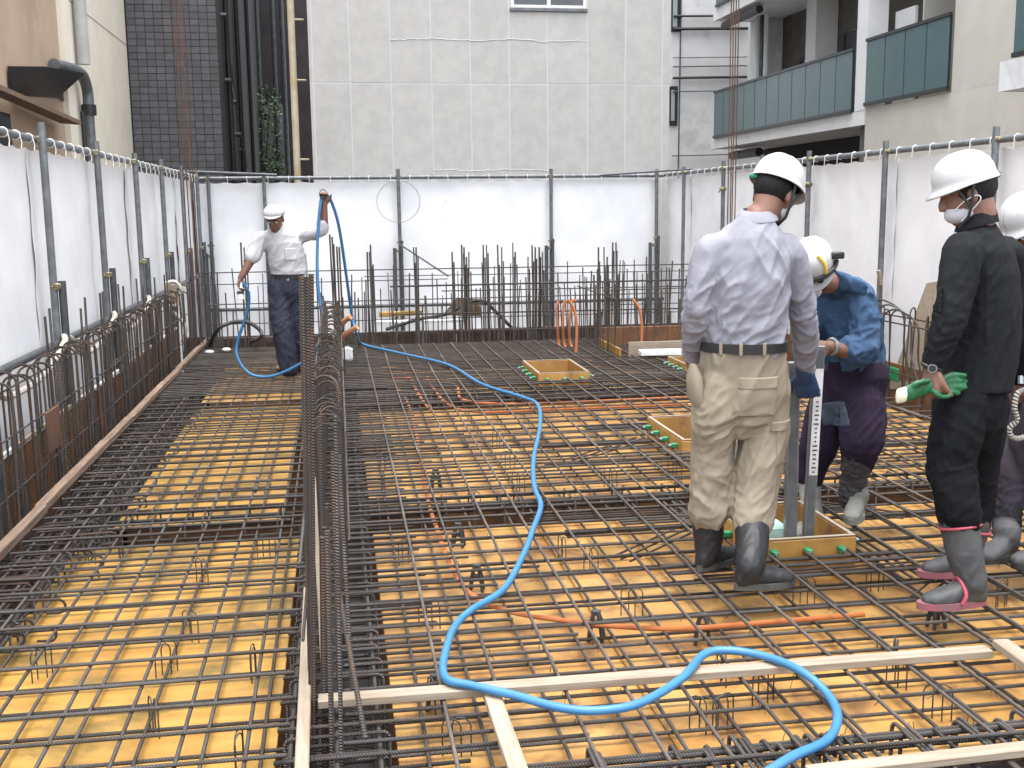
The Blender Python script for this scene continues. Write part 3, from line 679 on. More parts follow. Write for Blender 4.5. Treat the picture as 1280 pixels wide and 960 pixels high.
# odds and ends along the back
def plank(name, label, cat, a, b, wd, th, m, roll=0.0, grp=None):
    a = Vector(a); b = Vector(b); d = b-a; L = d.length
    o = G().cbox(-L/2, L/2, -wd/2, wd/2, -th/2, th/2, .003).build(name, m, None, smooth=False)
    o.matrix_world = Matrix.LocRotScale((a+b)/2, d.to_track_quat('X', 'Z') @ Matrix.Rotation(roll, 3, 'X').to_quaternion(), None)
    return tag(o, label, cat, grp)
plank('white_board', 'white board lying at the foot of the L-shaped bars', 'board', (3.12, 11.15, .04), (4.0, 11.05, .04), .20, .045, M_white)
plank('white_board', 'long white board lying behind the back bars', 'board', (.45, 13.9, .16), (1.55, 13.85, .16), .15, .03, M_white)
plank('yellow_plank', 'short yellow plank lying behind the back bars', 'plank', (.5, 14.05, .24), (1.05, 14.1, .25), .10, .06, M_deck2)
plank('timber_plank', 'brown plank lying flat along the back upright bars', 'plank', (.3, 13.55, .05), (4.3, 13.6, .05), .06, .05, MATS['dark_brown_timber'])
plank('timber_plank', 'brown plank lying below the back bars on the left', 'plank', (-1.6, 13.5, .03), (.1, 13.5, .03), .06, .06, MATS['dark_brown_timber'])
plank('form_panel', 'low brown form panel facing the L-shaped bars', 'form panel', (2.95, 12.3, .06), (4.5, 12.25, .06), .02, .26, M_fboard)
plank('form_panel', 'low yellow form panel at the corner below the L-shaped bars', 'form panel', (2.96, 11.35, -.03), (2.96, 12.3, -.03), .02, .18, M_deck2)
plank('form_panel', 'low pale form panel behind the white board by the L-shaped bars', 'form panel', (3.05, 11.35, .03), (4.5, 11.32, .03), .02, .20, M_wood)
t = [atY(553, 394, 14.0), atY(572, 372, 14.0), atY(598, 374, 14.0), atY(603, 396, 14.0)]
g = G().add([q[:] for q in t]+[(q+Vector((0, .03, 0)))[:] for q in t], [(0, 1, 2, 3), (7, 6, 5, 4), (0, 4, 5, 1), (1, 5, 6, 2), (2, 6, 7, 3), (3, 7, 4, 0)])
tag(g.build('cardboard_piece', M_wood2, smooth=False), 'torn brown cardboard piece propped behind the back bars', 'cardboard')
def cable(label, P, r, m, cat='cable', name='cable', sub=8): return tag(G().tube(catmull(P, sub), r, 8).build(name, m), label, cat)
cable('black cable arching behind the back bars near the cardboard', [atY(482, 412, 13.7), atY(520, 400, 13.7), atY(560, 392, 13.7), atY(585, 378, 13.7), atY(605, 377, 13.7), atY(622, 392, 13.7), atY(640, 410, 13.7)], .022, M_black)
cable('black hose arching beside the legs of the man in white', [atZ(262, 432, .02), atY(272, 412, 12.6), atY(290, 403, 12.6), atY(310, 403, 12.6), atY(325, 413, 12.6), atY(326, 422, 12.6), atZ(312, 428, .02)], .022, M_black)
M_beige = mat('beige_hose', (.50, .47, .40), (.36, .33, .28), 8, .7, 0, bump=.01, bscale=50)
P = []
for i, yp in enumerate((6.2, 8.2, 10.0, 11.8, 13.5)):
    P += [(-1.97, yp-.55, .50), (-1.93, yp-.12, .66), (-1.95, yp, .70), (-1.93, yp+.12, .66), (-1.95, yp+.45, .52), (-1.97, yp+.85, .48)]
cable('dirty beige hose draped over the low pipe of the left fence', P, .022, M_beige, 'hose', 'beige_hose')
cable('beige hose coil hanging at the far left corner', [atY(205, 355, 12.8), atY(218, 352, 12.8), atY(226, 362, 12.8), atY(222, 380, 12.8), atY(210, 384, 12.8), atY(222, 395, 12.8), atY(232, 410, 12.8), atY(228, 428, 12.8)], .02, M_beige, 'hose', 'beige_hose')
plank('orange_board', 'tan scrap board tucked behind the far left hairpins', 'board', atY(213, 356, 12.5), atY(216, 378, 12.5), .12, .02, M_wood, 1.4)
for (px, py, lb) in ((283, 437, 'white cap lying on the far bars near the black hose'), (262, 440, 'small white cap lying on the far bars nearest the kerb')):
    p = atZ(px, py, .02); tag(G().ball(p, (.05, .035, .022)).build('plastic_cap', M_white), lb, 'cap')
# right rear: leaning plywood, tool, bag, green sheet
a = atX(1118, 482, 4.84); tp = atX(1160, 356, 4.98)
g = G(); q = [atX(1110, 486, 4.86), atX(1160, 490, 4.86), atX(1170, 352, 4.98), atX(1158, 354, 4.98)]
g.add([v[:] for v in q]+[(v+Vector((.02, 0, 0)))[:] for v in q], [(0, 1, 2, 3), (7, 6, 5, 4), (0, 4, 5, 1), (1, 5, 6, 2), (2, 6, 7, 3), (3, 7, 4, 0)])
tag(g.build('plywood_offcut', M_wood, smooth=False), 'triangular tan plywood offcut leaning on the right fence', 'plywood')
tl = thing('digging_tool', 'wooden-handled digging tool standing among the right hairpins', 'tool', (4.6, 9.1, -.1))
a = atY(1098, 338, 9.0); part(G().tube([a, a+Vector((.02, 0, -.06)), a+Vector((.03, 0, -.13))], [.018, .021, .017], 10), 'handle', M_wood, tl)
part(G().tube([a+Vector((.03, 0, -.13)), Vector((a.x+.05, 9.0, -.05))], .014, 8), 'shaft', M_rust, tl)
bg = atY(1096, 420, 8.95)
M_purp = mat('purple_cloth', (.075, .055, .095), (.05, .04, .065), 8, .9, 0, bump=.01, bscale=60)
tag(G().loft([(bg+Vector((0, 0, .25)), (.02, 0, 0), (0, .02, 0)), (bg+Vector((0, 0, .15)), (.05, 0, 0), (0, .03, 0)), (bg, (.07, 0, 0), (0, .04, 0)), (bg-Vector((0, 0, .2)), (.06, 0, 0), (0, .04, 0)), (bg-Vector((0, 0, .24)), (.02, 0, 0), (0, .02, 0))], 12).build('cloth_bag', M_purp), 'dark purple cloth hanging on the right hairpins beside the blue shirt', 'cloth')
gp = atX(1108, 455, 4.7); tag(G().cbox(gp.x, gp.x+.02, gp.y-.2, gp.y+.2, .05, .17, .01).build('green_sheet', M_green, smooth=False), 'small dark green sheet behind the right hairpins', 'sheet')
for i in range(5):
    a = atX(1090+8*i, 380+6*(i % 3), 4.62); P = [a, a+Vector((0, -.2, .05)), a+Vector((.05, -.45, -.05)), a+Vector((.05, -.5, -.35)), a+Vector((.08, -.6, -.6))]
    if i < 3: cable(('black cable looped over the right hairpins beside the tool', 'grey cable looped over the right hairpins', 'dark wire sagging on the right hairpins by the plywood')[i], P, .008, (M_black, M_galv2, M_black)[i])
# ------------------------------------------------------------------ fences
PR = .0275
tie_me = G().tube([(0, .031*math.cos(a), .031*math.sin(a)) for a in np.linspace(0, 2*math.pi, 11)[:-1]], .004, 5, closed=True).tube([(.0, -.03, 0), (.008, -.036, -.05), (-.004, -.034, -.085)], .0035, 5).mesh('tie', M_string)
cg = G().cbox(-.034, .034, -.038, .038, -.024, .024, .006); cg.tube([(-.05, .02, 0), (-.05, .02, .0), (.055, .02, 0)], .008, 7); cg.cbox(.03, .052, -.03, .034, -.012, .012, .003)
clamp_me = cg.mesh('clamp', M_brass)
def sheet(parent, p0, p1, z0, z1, nin, seed, n=None):
    """one hanging sheet from p0 to p1 (xy), bulging along nin"""
    p0 = Vector((p0[0], p0[1], 0)); p1 = Vector((p1[0], p1[1], 0)); L = (p1-p0).length; nin = Vector((nin[0], nin[1], 0))
    r = np.random.RandomState(seed); ph = r.uniform(0, 6.28, 10); a = r.uniform(.5, 1.2, 10); d1 = r.uniform(-1, 1)
    def fn(u, v):
        x = u*L; z = z0+(z1-z0)*v
        h = .022*a[0]*math.sin(math.pi*u)*math.sin(1.6*v+ph[0])
        h += .010*a[1]*math.sin(2.1*x*2+ph[1]+1.5*math.sin(2*z+ph[2]))*(.4+.6*(1-v))
        h += .008*noise.noise(Vector((x*3.2+d1*z*2.5, z*1.1, seed*3.1)))+.004*noise.noise(Vector((x*9+z*4*d1, z*3, seed*1.7)))
        e = min(u, 1-u)*L
        h += .012*math.exp(-(e/.10)**2)*math.sin(14*z+ph[3])*.4
        q = p0.lerp(p1, u)+nin*h
        sag = -.018*abs(math.sin(math.pi*x/.3))*(v > .98)
        return (q.x, q.y, z+sag)
    g = G().grid(int(L/.05)+2, 46, fn)
    o = part(g, 'sheet', M_tarp, parent, angle=180)
    return o
def fence(label, line, nin, posts, ztop, zlow, seed, side_clamps=None, extra_low=True):
    """line: ((x,y),(x,y)); posts: fractions positions as xy; nin: unit vector into the site"""
    a, b = Vector((line[0][0], line[0][1], 0)), Vector((line[1][0], line[1][1], 0)); nv = Vector((nin[0], nin[1], 0)); tv = (b-a).normalized()
    f = thing('scaffold_fence', label, 'fence', ((a+b)/2+Vector((0, 0, -1.3))))
    rz = math.atan2(tv.y, tv.x)
    ends = [a]+[Vector((p[0], p[1], 0)) for p in posts]+[b]
    # sheets hang behind the pipes
    for i in range(len(ends)-1):
        if (ends[i+1]-ends[i]).length > .15: sheet(f, ends[i]-nv*(.05+.014*(i % 2))-tv*.05, ends[i+1]-nv*(.05+.014*(i % 2))+tv*.05, -1.25, ztop-.055, nin, seed+i)
    seg = [a]+[a.lerp(b, k/3) for k in (1, 2)]+[b]
    for i in range(3): part(G().tube([seg[i]+Vector((0, 0, ztop)), seg[i+1]+Vector((0, 0, ztop))], PR, 12), 'top_rail', M_galv, f)
    if zlow is not None: part(G().tube([a+nv*.055+Vector((0, 0, zlow)), b+nv*.055+Vector((0, 0, zlow))], PR, 12), 'low_rail', M_galv2, f)
    for i, p in enumerate(posts):
        q = Vector((p[0], p[1], 0))+nv*.052
        part(G().tube([q+Vector((0, 0, -1.3)), q+Vector((jit(.01), jit(.01), ztop+.10+jit(.02)))], PR, 12), 'post', M_galv, f)
        shared('clamp', clamp_me, f, q-nv*.02+Vector((0, 0, ztop)), rz)
        if extra_low:
            q2 = q+nv*.055+tv*.012
            part(G().tube([q2+Vector((0, 0, -1.3)), q2+Vector((0, 0, 1.10+jit(.02)))], PR, 12), 'post', M_galv2, f)
            shared('clamp', clamp_me, f, q+nv*.02+Vector((0, 0, 1.05+jit(.02))), rz)
        if side_clamps and i in side_clamps:
            shared('clamp', clamp_me, f, q+Vector((0, 0, ztop-.27)), rz); part(G().tube([q-tv*.16+Vector((0, 0, ztop-.31)), q-tv*.06+Vector((0, 0, ztop-.27)), q+tv*.09+Vector((0, 0, ztop-.26))], .009, 6), 'clamp_arm', M_brass, f)
    L = (b-a).length; d = .15; i = 0
    while d < L-.05:
        p = a+tv*(d+jit(.02)); shared('tie', tie_me, f, p+Vector((0, 0, ztop)), rz=rz if nv.dot(Vector((-tv.y, tv.x, 0))) < 0 else rz+math.pi); d += .3; i += 1
    return f
XF, YF, XG = -2.05, 17.0, 5.15
f1 = fence('white sheet fence on scaffold pipes along the left, above the hairpins', ((XF, 4.6), (XF, YF-.02)), (1, 0), [(XF, y) for y in (6.4, 8.2, 10.0, 11.8, 13.53, 15.26, 16.8)], 2.075, .65, 10)
f2 = fence('white sheet fence across the back behind the man in white', ((XF+.02, YF), (XG-.02, YF)), (0, -1), [(x, YF) for x in (-1.86, -1.04, .95, 3.30, 5.0)], 2.045, .10, 40)
f3 = fence('white sheet fence along the right behind the helmeted men', ((XG, YF-.02), (XG, 3.2)), (-1, 0), [(XG, y) for y in (15.9, 14.2, 12.8, 11.5, 9.8, 8.04, 6.3, 4.6)], 2.05, None, 60, (1, 3, 5), extra_low=False)
# loose pipes lashed to the fence tops
part(G().tube([atY(216, 214, 16.8), atY(346, 219, 16.8)], PR*.9, 10), 'lashed_pipe', M_galv2, f2)
part(G().tube([atY(750, 219, 16.9), atY(866, 211, 16.6)], .016, 10), 'lashed_pipe', M_galv2, f3)
g = G().tube([atY(498+27*math.cos(a), 252+26*math.sin(a), 16.88) for a in np.linspace(0, 2*math.pi, 33)[:-1]], .004, 5, closed=True); part(g, 'wire_loop', M_galv, f2)
g = G()
for (px, py) in ((555, 252), (555, 278)): c = atY(px, py, 16.93); g.tube([c, c+Vector((.04, 0, .01))], .003, 5)
part(g, 'repair_tape', M_black, f2)
for (x, z0_) in ((-1.86, .95), (.93, .98), (3.28, .98), (4.95, 1.0)):
    part(G().tube([(x-.07, YF-.12, -1.3), (x-.07, YF-.12, z0_)], PR, 10), 'post', M_galv2, f2); shared('clamp', clamp_me, f2, (x-.03, YF-.09, z0_-.04))
bar_ = G().tube([atY(499, 305, 16.8), atY(560, 345, 14.5)], .012, 6); part(bar_, 'brace', M_galv2, f2)

# ------------------------------------------------------------------ buildings
M_alc = mat('grey_cladding', (0.4463, 0.441, 0.4198), (0.3985, 0.3932, 0.3772), 5, .9, 0, bump=.03, bscale=70, rnd=.025, c3=(0.3454, 0.34, 0.3294), s3=.7, lo3=.55, hi3=.85)
M_joint = mat('white_sealant', (0.51, 0.51, 0.4972), None, rough=.7)
M_apt = mat('pale_apartment_render', (0.50, 0.475, 0.415), (0.455, 0.432, 0.378), 2.0, .9, 0, bump=.02, bscale=60)
M_cream = mat('cream_render', (0.74, 0.69, 0.58), (0.68, 0.635, 0.535), 2.0, .9, 0, bump=.02, bscale=60)
M_tan = mat('tan_render', (0.44, 0.325, 0.235), (0.38, 0.28, 0.20), 1.5, .9, 0, bump=.02, bscale=60, c3=(.33, .24, .17), s3=.8)
M_tile = mat('charcoal_tile', (0.08075, 0.0782, 0.0867), (0.0663, 0.0646, 0.07225), 8, .5, 0, rnd=.18)
M_grout_shade = mat('dark_grout_and_shade', (0.022, 0.022, 0.024), None, rough=.9)  # tile joints; also painted shade on the alley flank and balcony recess
M_glass = mat('teal_frosted_glass', (0.06624, 0.1152, 0.121), (0.0576, 0.1037, 0.1094), 3, .35, 0, rnd=.05, spec=.3)
M_win = mat('dark_window_glass', (0.025, 0.03, 0.035), None, rough=.08, spec=.8)
M_frame = mat('dark_frame', (0.03, 0.03, 0.032), None, rough=.45, metal=.3)
M_bwhite = mat('white_render', (0.6708, 0.6708, 0.6622), (0.6192, 0.6192, 0.6149), 2.5, .85, 0, bump=.01, bscale=40, c3=(0.4816, 0.4816, 0.4816), s3=.6)
M_grey = mat('grey_soffit', (0.30, 0.30, 0.295), (0.25, 0.25, 0.25), 2, .9)
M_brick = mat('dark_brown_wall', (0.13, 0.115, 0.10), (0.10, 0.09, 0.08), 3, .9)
M_leaf = mat('leaf', (0.05, 0.13, 0.035), (0.03, 0.085, 0.02), 6, .5, 0, rnd=.3)
# grey panel-clad building straight behind
YA = 17.55; b1 = thing('grey_building', 'grey panel-clad building with white joints behind the back fence', 'building', (2.5, 22, -1.3))
XA0, XA1 = -.335, 5.38
xs = [XA0, -.27, .29, .915, 1.545, 2.155, 2.765, 3.375, 4.025, 4.64, 5.25, XA1]; zs = [-1.3, .55, 2.02, 3.49, 4.96, 6.43, 7.9, 9.4]
part(G().box(XA0+.01, XA1-.01, YA+.0035, 26, -1.3, 9.45), 'wall_core', M_joint, b1, smooth=False)
for i in range(len(xs)-1):
    for j in range(len(zs)-1):
        x0, x1, zz0, zz1 = xs[i]+.010, xs[i+1]-.010, zs[j]+.008, zs[j+1]-.008
        if j == 4 - 1 and xs[i] >= 2.7 and xs[i+1] <= 4.1: zz1 = 4.585   # below the window
        if j in (4,) and xs[i] >= 2.7 and xs[i+1] <= 4.1: zz0 = 5.5
        part(G().cbox(x0, x1, YA+jit(.001), YA+.03, zz0, zz1, .002), 'wall_panel', M_alc, b1, smooth=False)
for (z, x0, x1) in ((4.15, .92, 4.03), (2.16, 1.55, 3.38)):     # ragged sealed cracks
    P = []; x = x0
    while x < x1: P.append((x, YA-.0015, z+jit(.012)+.012*math.sin(x*5))); x += .07
    part(G().tube(P, .0055, 5), 'crack_seal', M_joint, b1)
wn = part(G().cbox(2.78, 4.02, YA-.03, YA+.05, 4.59, 4.64, .004), 'window_sill', M_galv, b1, smooth=False)
wf = part(G().box(2.80, 4.0, YA+.0, YA+.02, 4.64, 5.5), 'window', M_win, b1, smooth=False)
part(G().cbox(2.80, 2.85, YA-.02, YA+.03, 4.642, 5.5, .003).cbox(3.37, 3.43, YA-.02, YA+.03, 4.642, 5.5, .003).cbox(3.95, 4.0, YA-.02, YA+.03, 4.642, 5.5, .003).cbox(2.851, 3.949, YA-.018, YA+.028, 4.642, 4.685, .003), 'frame', M_bwhite, wf, smooth=False)
M_ypipe = mat('yellowed_pipe', (0.493, 0.459, 0.357), (0.3825, 0.289, 0.17), 1.6, .6, 0, c3=(0.306, 0.187, 0.085), s3=1.2, lo3=.6, hi3=.75)
px = atY(367, 100, 17.75).x
part(G().tube([(px, 17.75, z) for z in (-1.3, 2, 5, 9)], .054, 12), 'drainpipe', M_ypipe, b1)
for z in (2.35, 3.55, 4.45, 5.6): part(G().tube([(px-.055, 17.75, z), (px+.055, 17.75, z), (px+.19, 17.75, z)], .016, 6), 'pipe_bracket', M_ypipe, b1)
# charcoal tiled building and its flank, coloured near-black for the alley's shade
YT = 20.0; b2 = thing('tiled_building', 'charcoal tiled building left of the alley with dark pipes on its flank', 'building', (-2.6, 24, -1.3))
TX0, TX1 = -3.38, -1.90
part(G().box(TX0-.4, TX1, YT+.012, 32, -1.3, 9.5), 'wall_core', M_grout_shade, b2, smooth=False)
tw, th = .148, .113
tme = G().cbox(-tw/2+.004, tw/2-.004, 0, .02, -th/2+.0045, th/2-.0045, .002).mesh('tile', M_tile, smooth=False)
cnt = 0; rest = G()
for j in range(-4, 70):
    z = 2.2+(j+.5)*th
    for i in range(10):
        x = TX0+(i+.5)*tw
        if 0 <= j < 26: shared('tile', tme, b2, (x, YT+jit(.0015), z))
        else: rest.cbox(x-tw/2+.004, x+tw/2-.004, YT, YT+.02, z-th/2+.0045, z+th/2-.0045, .002) if j < 40 else rest.box(x-tw/2+.004, x+tw/2-.004, YT, YT+.02, z-th/2+.0045, z+th/2-.0045)
part(rest, 'tile_field', M_tile, b2, smooth=False, kind='stuff')
for y in (21.2, 23.5, 26.5): part(G().tube([(TX1+.06, y, -1.3), (TX1+.06, y, 9)], .05, 10), 'flank_pipe', M_frame, b2)
for (y, z) in ((20.8, 5.0), (21.3, 4.2), (21.9, 3.6), (22.6, 3.05), (23.5, 2.8), (21.0, 3.9)):
    o = part(G().tube([(TX1, y, z), (TX1+.10, y, z)], .045, 8).tube([(TX1+.10, y, z+.03), (TX1+.10, y+.25, z-.35)], .012, 6), 'vent_cap', M_galv2, b2)
# alley end
tag(G().box(-1.9, -.33, 31.5, 31.7, -1.3, 9).build('alley_wall', mat('alley_shade', (.035, .028, .030), (.05, .04, .042), 2, .9), smooth=False), 'dark wall closing the narrow alley between the buildings', 'wall')  # dark colour stands in for the shade between the buildings
gp = thing('glazed_screen', 'grey framed translucent screen standing deep in the alley', 'screen', (-1.5, 30, -1.3))
part(G().box(-1.85, -1.25, 30.4, 30.42, -1.3, 4.3), 'pane', mat('grey_pane', (.20, .22, .215), (.14, .155, .15), 4, .3), gp, smooth=False)
for x in (-1.85, -1.45, -1.22): part(G().tube([(x, 30.3, -1.3), (x, 30.3, 8)], .06, 8), 'mullion', M_galv2, gp)
sh = thing('climbing_plant', 'green leafy plant growing deep in the alley', 'plant', (-1.7, 29.8, -1.3))
part(G().tube(catmull([(-1.75, 29.8, -1.3), (-1.68, 29.8, 1), (-1.75, 29.85, 2.6), (-1.6, 29.8, 4.2)], 5), .03, 6), 'stem', M_wood2, sh)
lf = G()
for i in range(900):
    c = Vector((-1.62+jit(.32), 29.8+jit(.25), random.choice((3.9, 4.3, 3.0, 2.9, 1.9, 2.3))+jit(.45))); d = Vector((jit(1), jit(1), jit(1))).normalized(); e = d.cross(Vector((jit(1), jit(1), 1))).normalized(); s = .045+jit(.02)
    lf.add([(c-d*s)[:], (c+e*s*.5)[:], (c+d*s)[:], (c-e*s*.5)[:]], [(0, 1, 2, 3)])
part(lf, 'foliage', M_leaf, sh, smooth=False, kind='stuff')
# cream and tan house on the left
b3 = thing('cream_house', 'cream and tan house above the left fence with grey drainpipe', 'house', (-4.5, 14, -1.3))
XH = -3.4; YS = 15.35
part(G().box(-7, XH, YS, 20.0-.005, -1.3, 8), 'cream_wall', M_cream, b3, smooth=False)
part(G().box(-7, XH-.02, 6, YS-.003, -1.3, 8), 'tan_wall', M_tan, b3, smooth=False)
part(G().box(XH-.03, XH+.05, YS-.12, YS+.30, -1.3, 8.0), 'corner_strip', M_cream, b3, smooth=False)
part(G().box(XH, XH+.004, 15.7, 19.98, 4.35, 4.362), 'render_joint', M_grey, b3, smooth=False)
dp = [(XH+.10, 16.05, 8), (XH+.10, 16.05, 3.75), (XH+.10, 16.05, 3.55)]
part(G().tube(dp, .085, 12), 'drainpipe', mat('pale_grey_pipe', (.42, .42, .40), (.36, .36, .345), 4, .5), b3)
part(G().tube(catmull([(XH+.06, 14.55, 3.36), (XH+.10, 15.3, 3.40), (XH+.12, 15.8, 3.38), (XH+.12, 16.05, 3.22), (XH+.12, 16.07, 3.0)], 6), .075, 12), 'drainpipe_elbow', M_galv, b3)
part(G().tube([(XH+.12, 16.07, 3.02), (XH+.12, 16.07, 2.88)], .10, 12), 'drainpipe_collar', M_frame, b3)
part(G().tube([(XH+.12, 16.07, 2.9), (XH+.12, 16.07, -1.3)], .065, 12), 'drainpipe', M_galv, b3)
part(G().tube([(XH+.10, 15.75, 2.9), (XH+.10, 15.75, -1.3)], .03, 8), 'cable_pipe', M_frame, b3)
# rain hood with dark soffit
hd = [atX(14, 85, XH+.0), atX(50, 88, XH+.25), atX(78, 103, XH+.25), atX(78, 112, XH+.0), atX(20, 113, XH+.0)]
g = G(); q = [Vector((XH, 12.75, 3.12)), Vector((XH+.35, 12.85, 3.13)), Vector((XH+.35, 14.9, 3.30)), Vector((XH, 15.2, 3.30))]
g.add([v[:] for v in q]+[(Vector((XH, v.y, v.z-.32 if i in (0, 3) else v.z-.30)))[:] for i, v in enumerate(q)], [(0, 1, 2, 3), (1, 0, 4, 5), (2, 1, 5, 6), (3, 2, 6, 7)])
part(g, 'rain_hood', M_frame, b3, smooth=False)
a0 = Vector((XH+.02, 11.6, 2.82)); a1 = Vector((XH+.35, 14.7, 2.72))
part(G().add([a0[:], (a0+Vector((.22, 0, -.02)))[:], (a1+Vector((-.05, .0, -.02)))[:], (a1-Vector((.3, 0, 0)))[:], (a0-Vector((0, 0, .05)))[:], (a0+Vector((.22, 0, -.07)))[:], (a1+Vector((-.05, .0, -.07)))[:], (a1-Vector((.3, 0, .05)))[:]],
      [(0, 1, 2, 3), (1, 0, 4, 5), (2, 1, 5, 6), (3, 2, 6, 7), (7, 6, 5, 4)]), 'awning', M_wood2, b3, smooth=False)
wd_ = part(G().box(XH-.019, XH-.012, 11.6, 12.75, 1.6, 2.62), 'window', M_win, b3, smooth=False)
wd_ = part(G().box(XH-.019, XH-.012, 13.4, 15.0, 4.42, 6.0), 'window', M_win, b3, smooth=False)
part(G().cbox(XH-.02, XH+.03, 13.35, 15.05, 4.36, 4.42, .004), 'sill', M_frame, wd_, smooth=False)
# white building seen between the grey one and the balconies
b4 = thing('white_building', 'white building with slit windows between the grey building and the balconies', 'building', (9, 30, -1.3)); YW = 28.5
wx = lambda p: atY(p, 100, YW).x
wz = lambda y: atY(860, y, YW).z
part(G().box(7.0, 13, YW, 36, -1.3, 13), 'wall', M_bwhite, b4, smooth=False)
for (a, b_, c, d) in ((838, 849, 0, 40), (837, 847, 108, 157)):
    f = part(G().cbox(wx(a), wx(b_), YW-.05, YW+.02, wz(d), wz(c)+(.8 if c == 0 else 0), .01), 'window', M_frame, b4, smooth=False)
    part(G().box(wx(a)+.03, wx(b_)-.09, YW-.06, YW-.052, wz(d)+.12, wz(c)-.1+(.8 if c == 0 else 0)), 'pane', mat('grey_pane2', (.32, .36, .37), None, rough=.2), f, smooth=False)
for (y, r) in ((21, .03), (37, .04), (73, .012), (84, .018), (98, .035), (115, .015), (195, .015)):
    part(G().tube([(wx(840), YW-.08, wz(y)), (wx(932), YW-.08, wz(y-2))], r, 7), 'pipe', M_frame if r > .02 else M_galv2, b4)
part(G().tube([(wx(848.5), YW-.05, wz(230)), (wx(849.5), YW-.05, wz(0))], .018, 6), 'pipe', M_galv2, b4)
# apartment block with balconies on the right
XB = 9.0; b5 = thing('apartment_block', 'pale apartment block with teal glass balconies behind the right fence', 'building', (11, 18, -1.3))
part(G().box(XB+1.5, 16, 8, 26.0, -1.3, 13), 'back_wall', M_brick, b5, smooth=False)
# cream front: below bay 2, pier right of bay 2
part(G().box(XB, XB+1.49, 12.95, 18.05, -1.3, 3.17), 'front_wall', M_apt, b5, smooth=False)
part(G().box(XB, XB+1.49, 12.95, 15.38, 3.172, 13), 'front_pier', M_apt, b5, smooth=False)
part(G().box(XB+.004, XB+1.48, 6, 12.94, -1.3, 2.9), 'front_wall', M_apt, b5, smooth=False)
part(G().box(XB-.024, XB+.35, 18.05, 18.42, 3.146, 13), 'white_column', M_bwhite, b5, smooth=False)
part(G().box(XB+.02, XB+1.48, 18.43, 25.9, 2.9, 3.14), 'balcony_slab', M_bwhite, b5, smooth=False)
part(G().box(XB-.02, XB+.019, 18.05, 25.9, 2.9, 3.142), 'balcony_fascia', M_bwhite, b5, smooth=False)
part(G().box(XB-.02, XB+1.48, 18.43, 25.9, 5.86, 6.14), 'balcony_slab', M_bwhite, b5, smooth=False)
part(G().box(XB+.02, XB+1.48, 15.39, 18.04, 5.86, 6.14), 'balcony_slab', M_bwhite, b5, smooth=False)
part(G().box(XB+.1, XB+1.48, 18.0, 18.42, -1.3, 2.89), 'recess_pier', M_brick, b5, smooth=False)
part(G().box(XB+1.3, XB+1.49, 18.43, 25.9, -1.3, 2.89), 'recess_wall', M_grout_shade, b5, smooth=False)  # near-black colour stands in for shade under the balcony
part(G().box(XB+.9, XB+1.48, 25.3, 25.9, 3.15, 5.85), 'end_wall', M_bwhite, b5, smooth=False)
def balus(y0, y1, n, z0, z1, X=XB):
    d = (y1-y0)/n
    for i in range(n):
        part(G().cbox(X-.05, X-.035, y0+i*d+.012, y0+(i+1)*d-.012, z0, z1, .003), 'glass_panel', M_glass, b5, smooth=False)
    part(G().box(X-.07, X-.02, y0-.01, y1+.01, z1+.001, z1+.05), 'hand_rail', M_frame, b5, smooth=False)
    part(G().box(X-.07, X-.021, y0-.01, y1+.01, z0-.06, z0-.001), 'bottom_rail', M_frame, b5, smooth=False)
    for i in range(n+1): part(G().box(X-.033, X-.022, y0+i*d-.02, y0+i*d+.02, z0-.055, z1), 'baluster', M_frame, b5, smooth=False)
balus(18.5, 25.65, 11, 3.20, 4.18); balus(15.42, 18.0, 4, 3.26, 4.26); balus(18.5, 25.65, 11, 6.2, 7.2); balus(15.42, 18.0, 4, 6.2, 7.2)
# things seen inside the balconies
part(G().box(XB+.45, XB+.5, 17.35, 18.0, 3.2, 4.75), 'privacy_screen', M_bwhite, b5, smooth=False)
part(G().box(XB+.40, XB+1.45, 16.98, 17.02, 3.2, 4.9), 'privacy_screen', mat('beige_screen', (.50, .48, .42), None, rough=.7), b5, smooth=False)
part(G().box(XB+.38, XB+1.46, 16.975, 17.025, 4.9, 4.96), 'screen_frame', M_frame, b5, smooth=False)
for (y0, y1, z0_, z1_) in ((23.2, 24.2, 3.3, 4.75), (20.3, 22.0, 3.3, 5.0), (15.6, 16.6, 3.3, 5.1)):
    o = part(G().box(XB+1.46, XB+1.485, y0, y1, z0_, z1_), 'window', M_win, b5, smooth=False)
    part(G().box(XB+1.44, XB+1.458, y0-.05, y0, z0_, z1_).box(XB+1.44, XB+1.458, y1, y1+.05, z0_, z1_).box(XB+1.44, XB+1.458, y0, y1, z1_, z1_+.06), 'frame', M_frame, o, smooth=False)
part(G().box(XB+1.0, XB+1.48, 22.4, 22.9, 3.15, 5.85), 'door_pier', M_bwhite, b5, smooth=False)
for (y, r, mm) in ((24.6, .06, M_bwhite), (24.9, .04, M_galv2), (25.1, .07, M_bwhite)):
    part(G().tube([(XB+.8, y, 3.15), (XB+.8, y, 5.85)], r, 8), 'drainpipe', mm, b5)
part(G().tube([(XB+.15, 25.6, 5.72), (XB+.15, 23.4, 5.72)], .09, 8), 'duct', M_frame, b5); part(G().tube([(XB+.3, 25.3, 2.72), (XB+.3, 23.6, 2.72)], .10, 8), 'duct', M_frame, b5)
# projecting balcony at the right edge
part(G().box(8.2, XB+.003, 8, 12.93, 2.92, 3.28), 'balcony_slab', M_bwhite, b5, smooth=False)
balus(8.6, 12.7, 7, 3.36, 4.4, 8.27)
part(G().box(8.22, XB, 8, 12.9, 5.9, 6.2), 'balcony_slab', M_bwhite, b5, smooth=False)
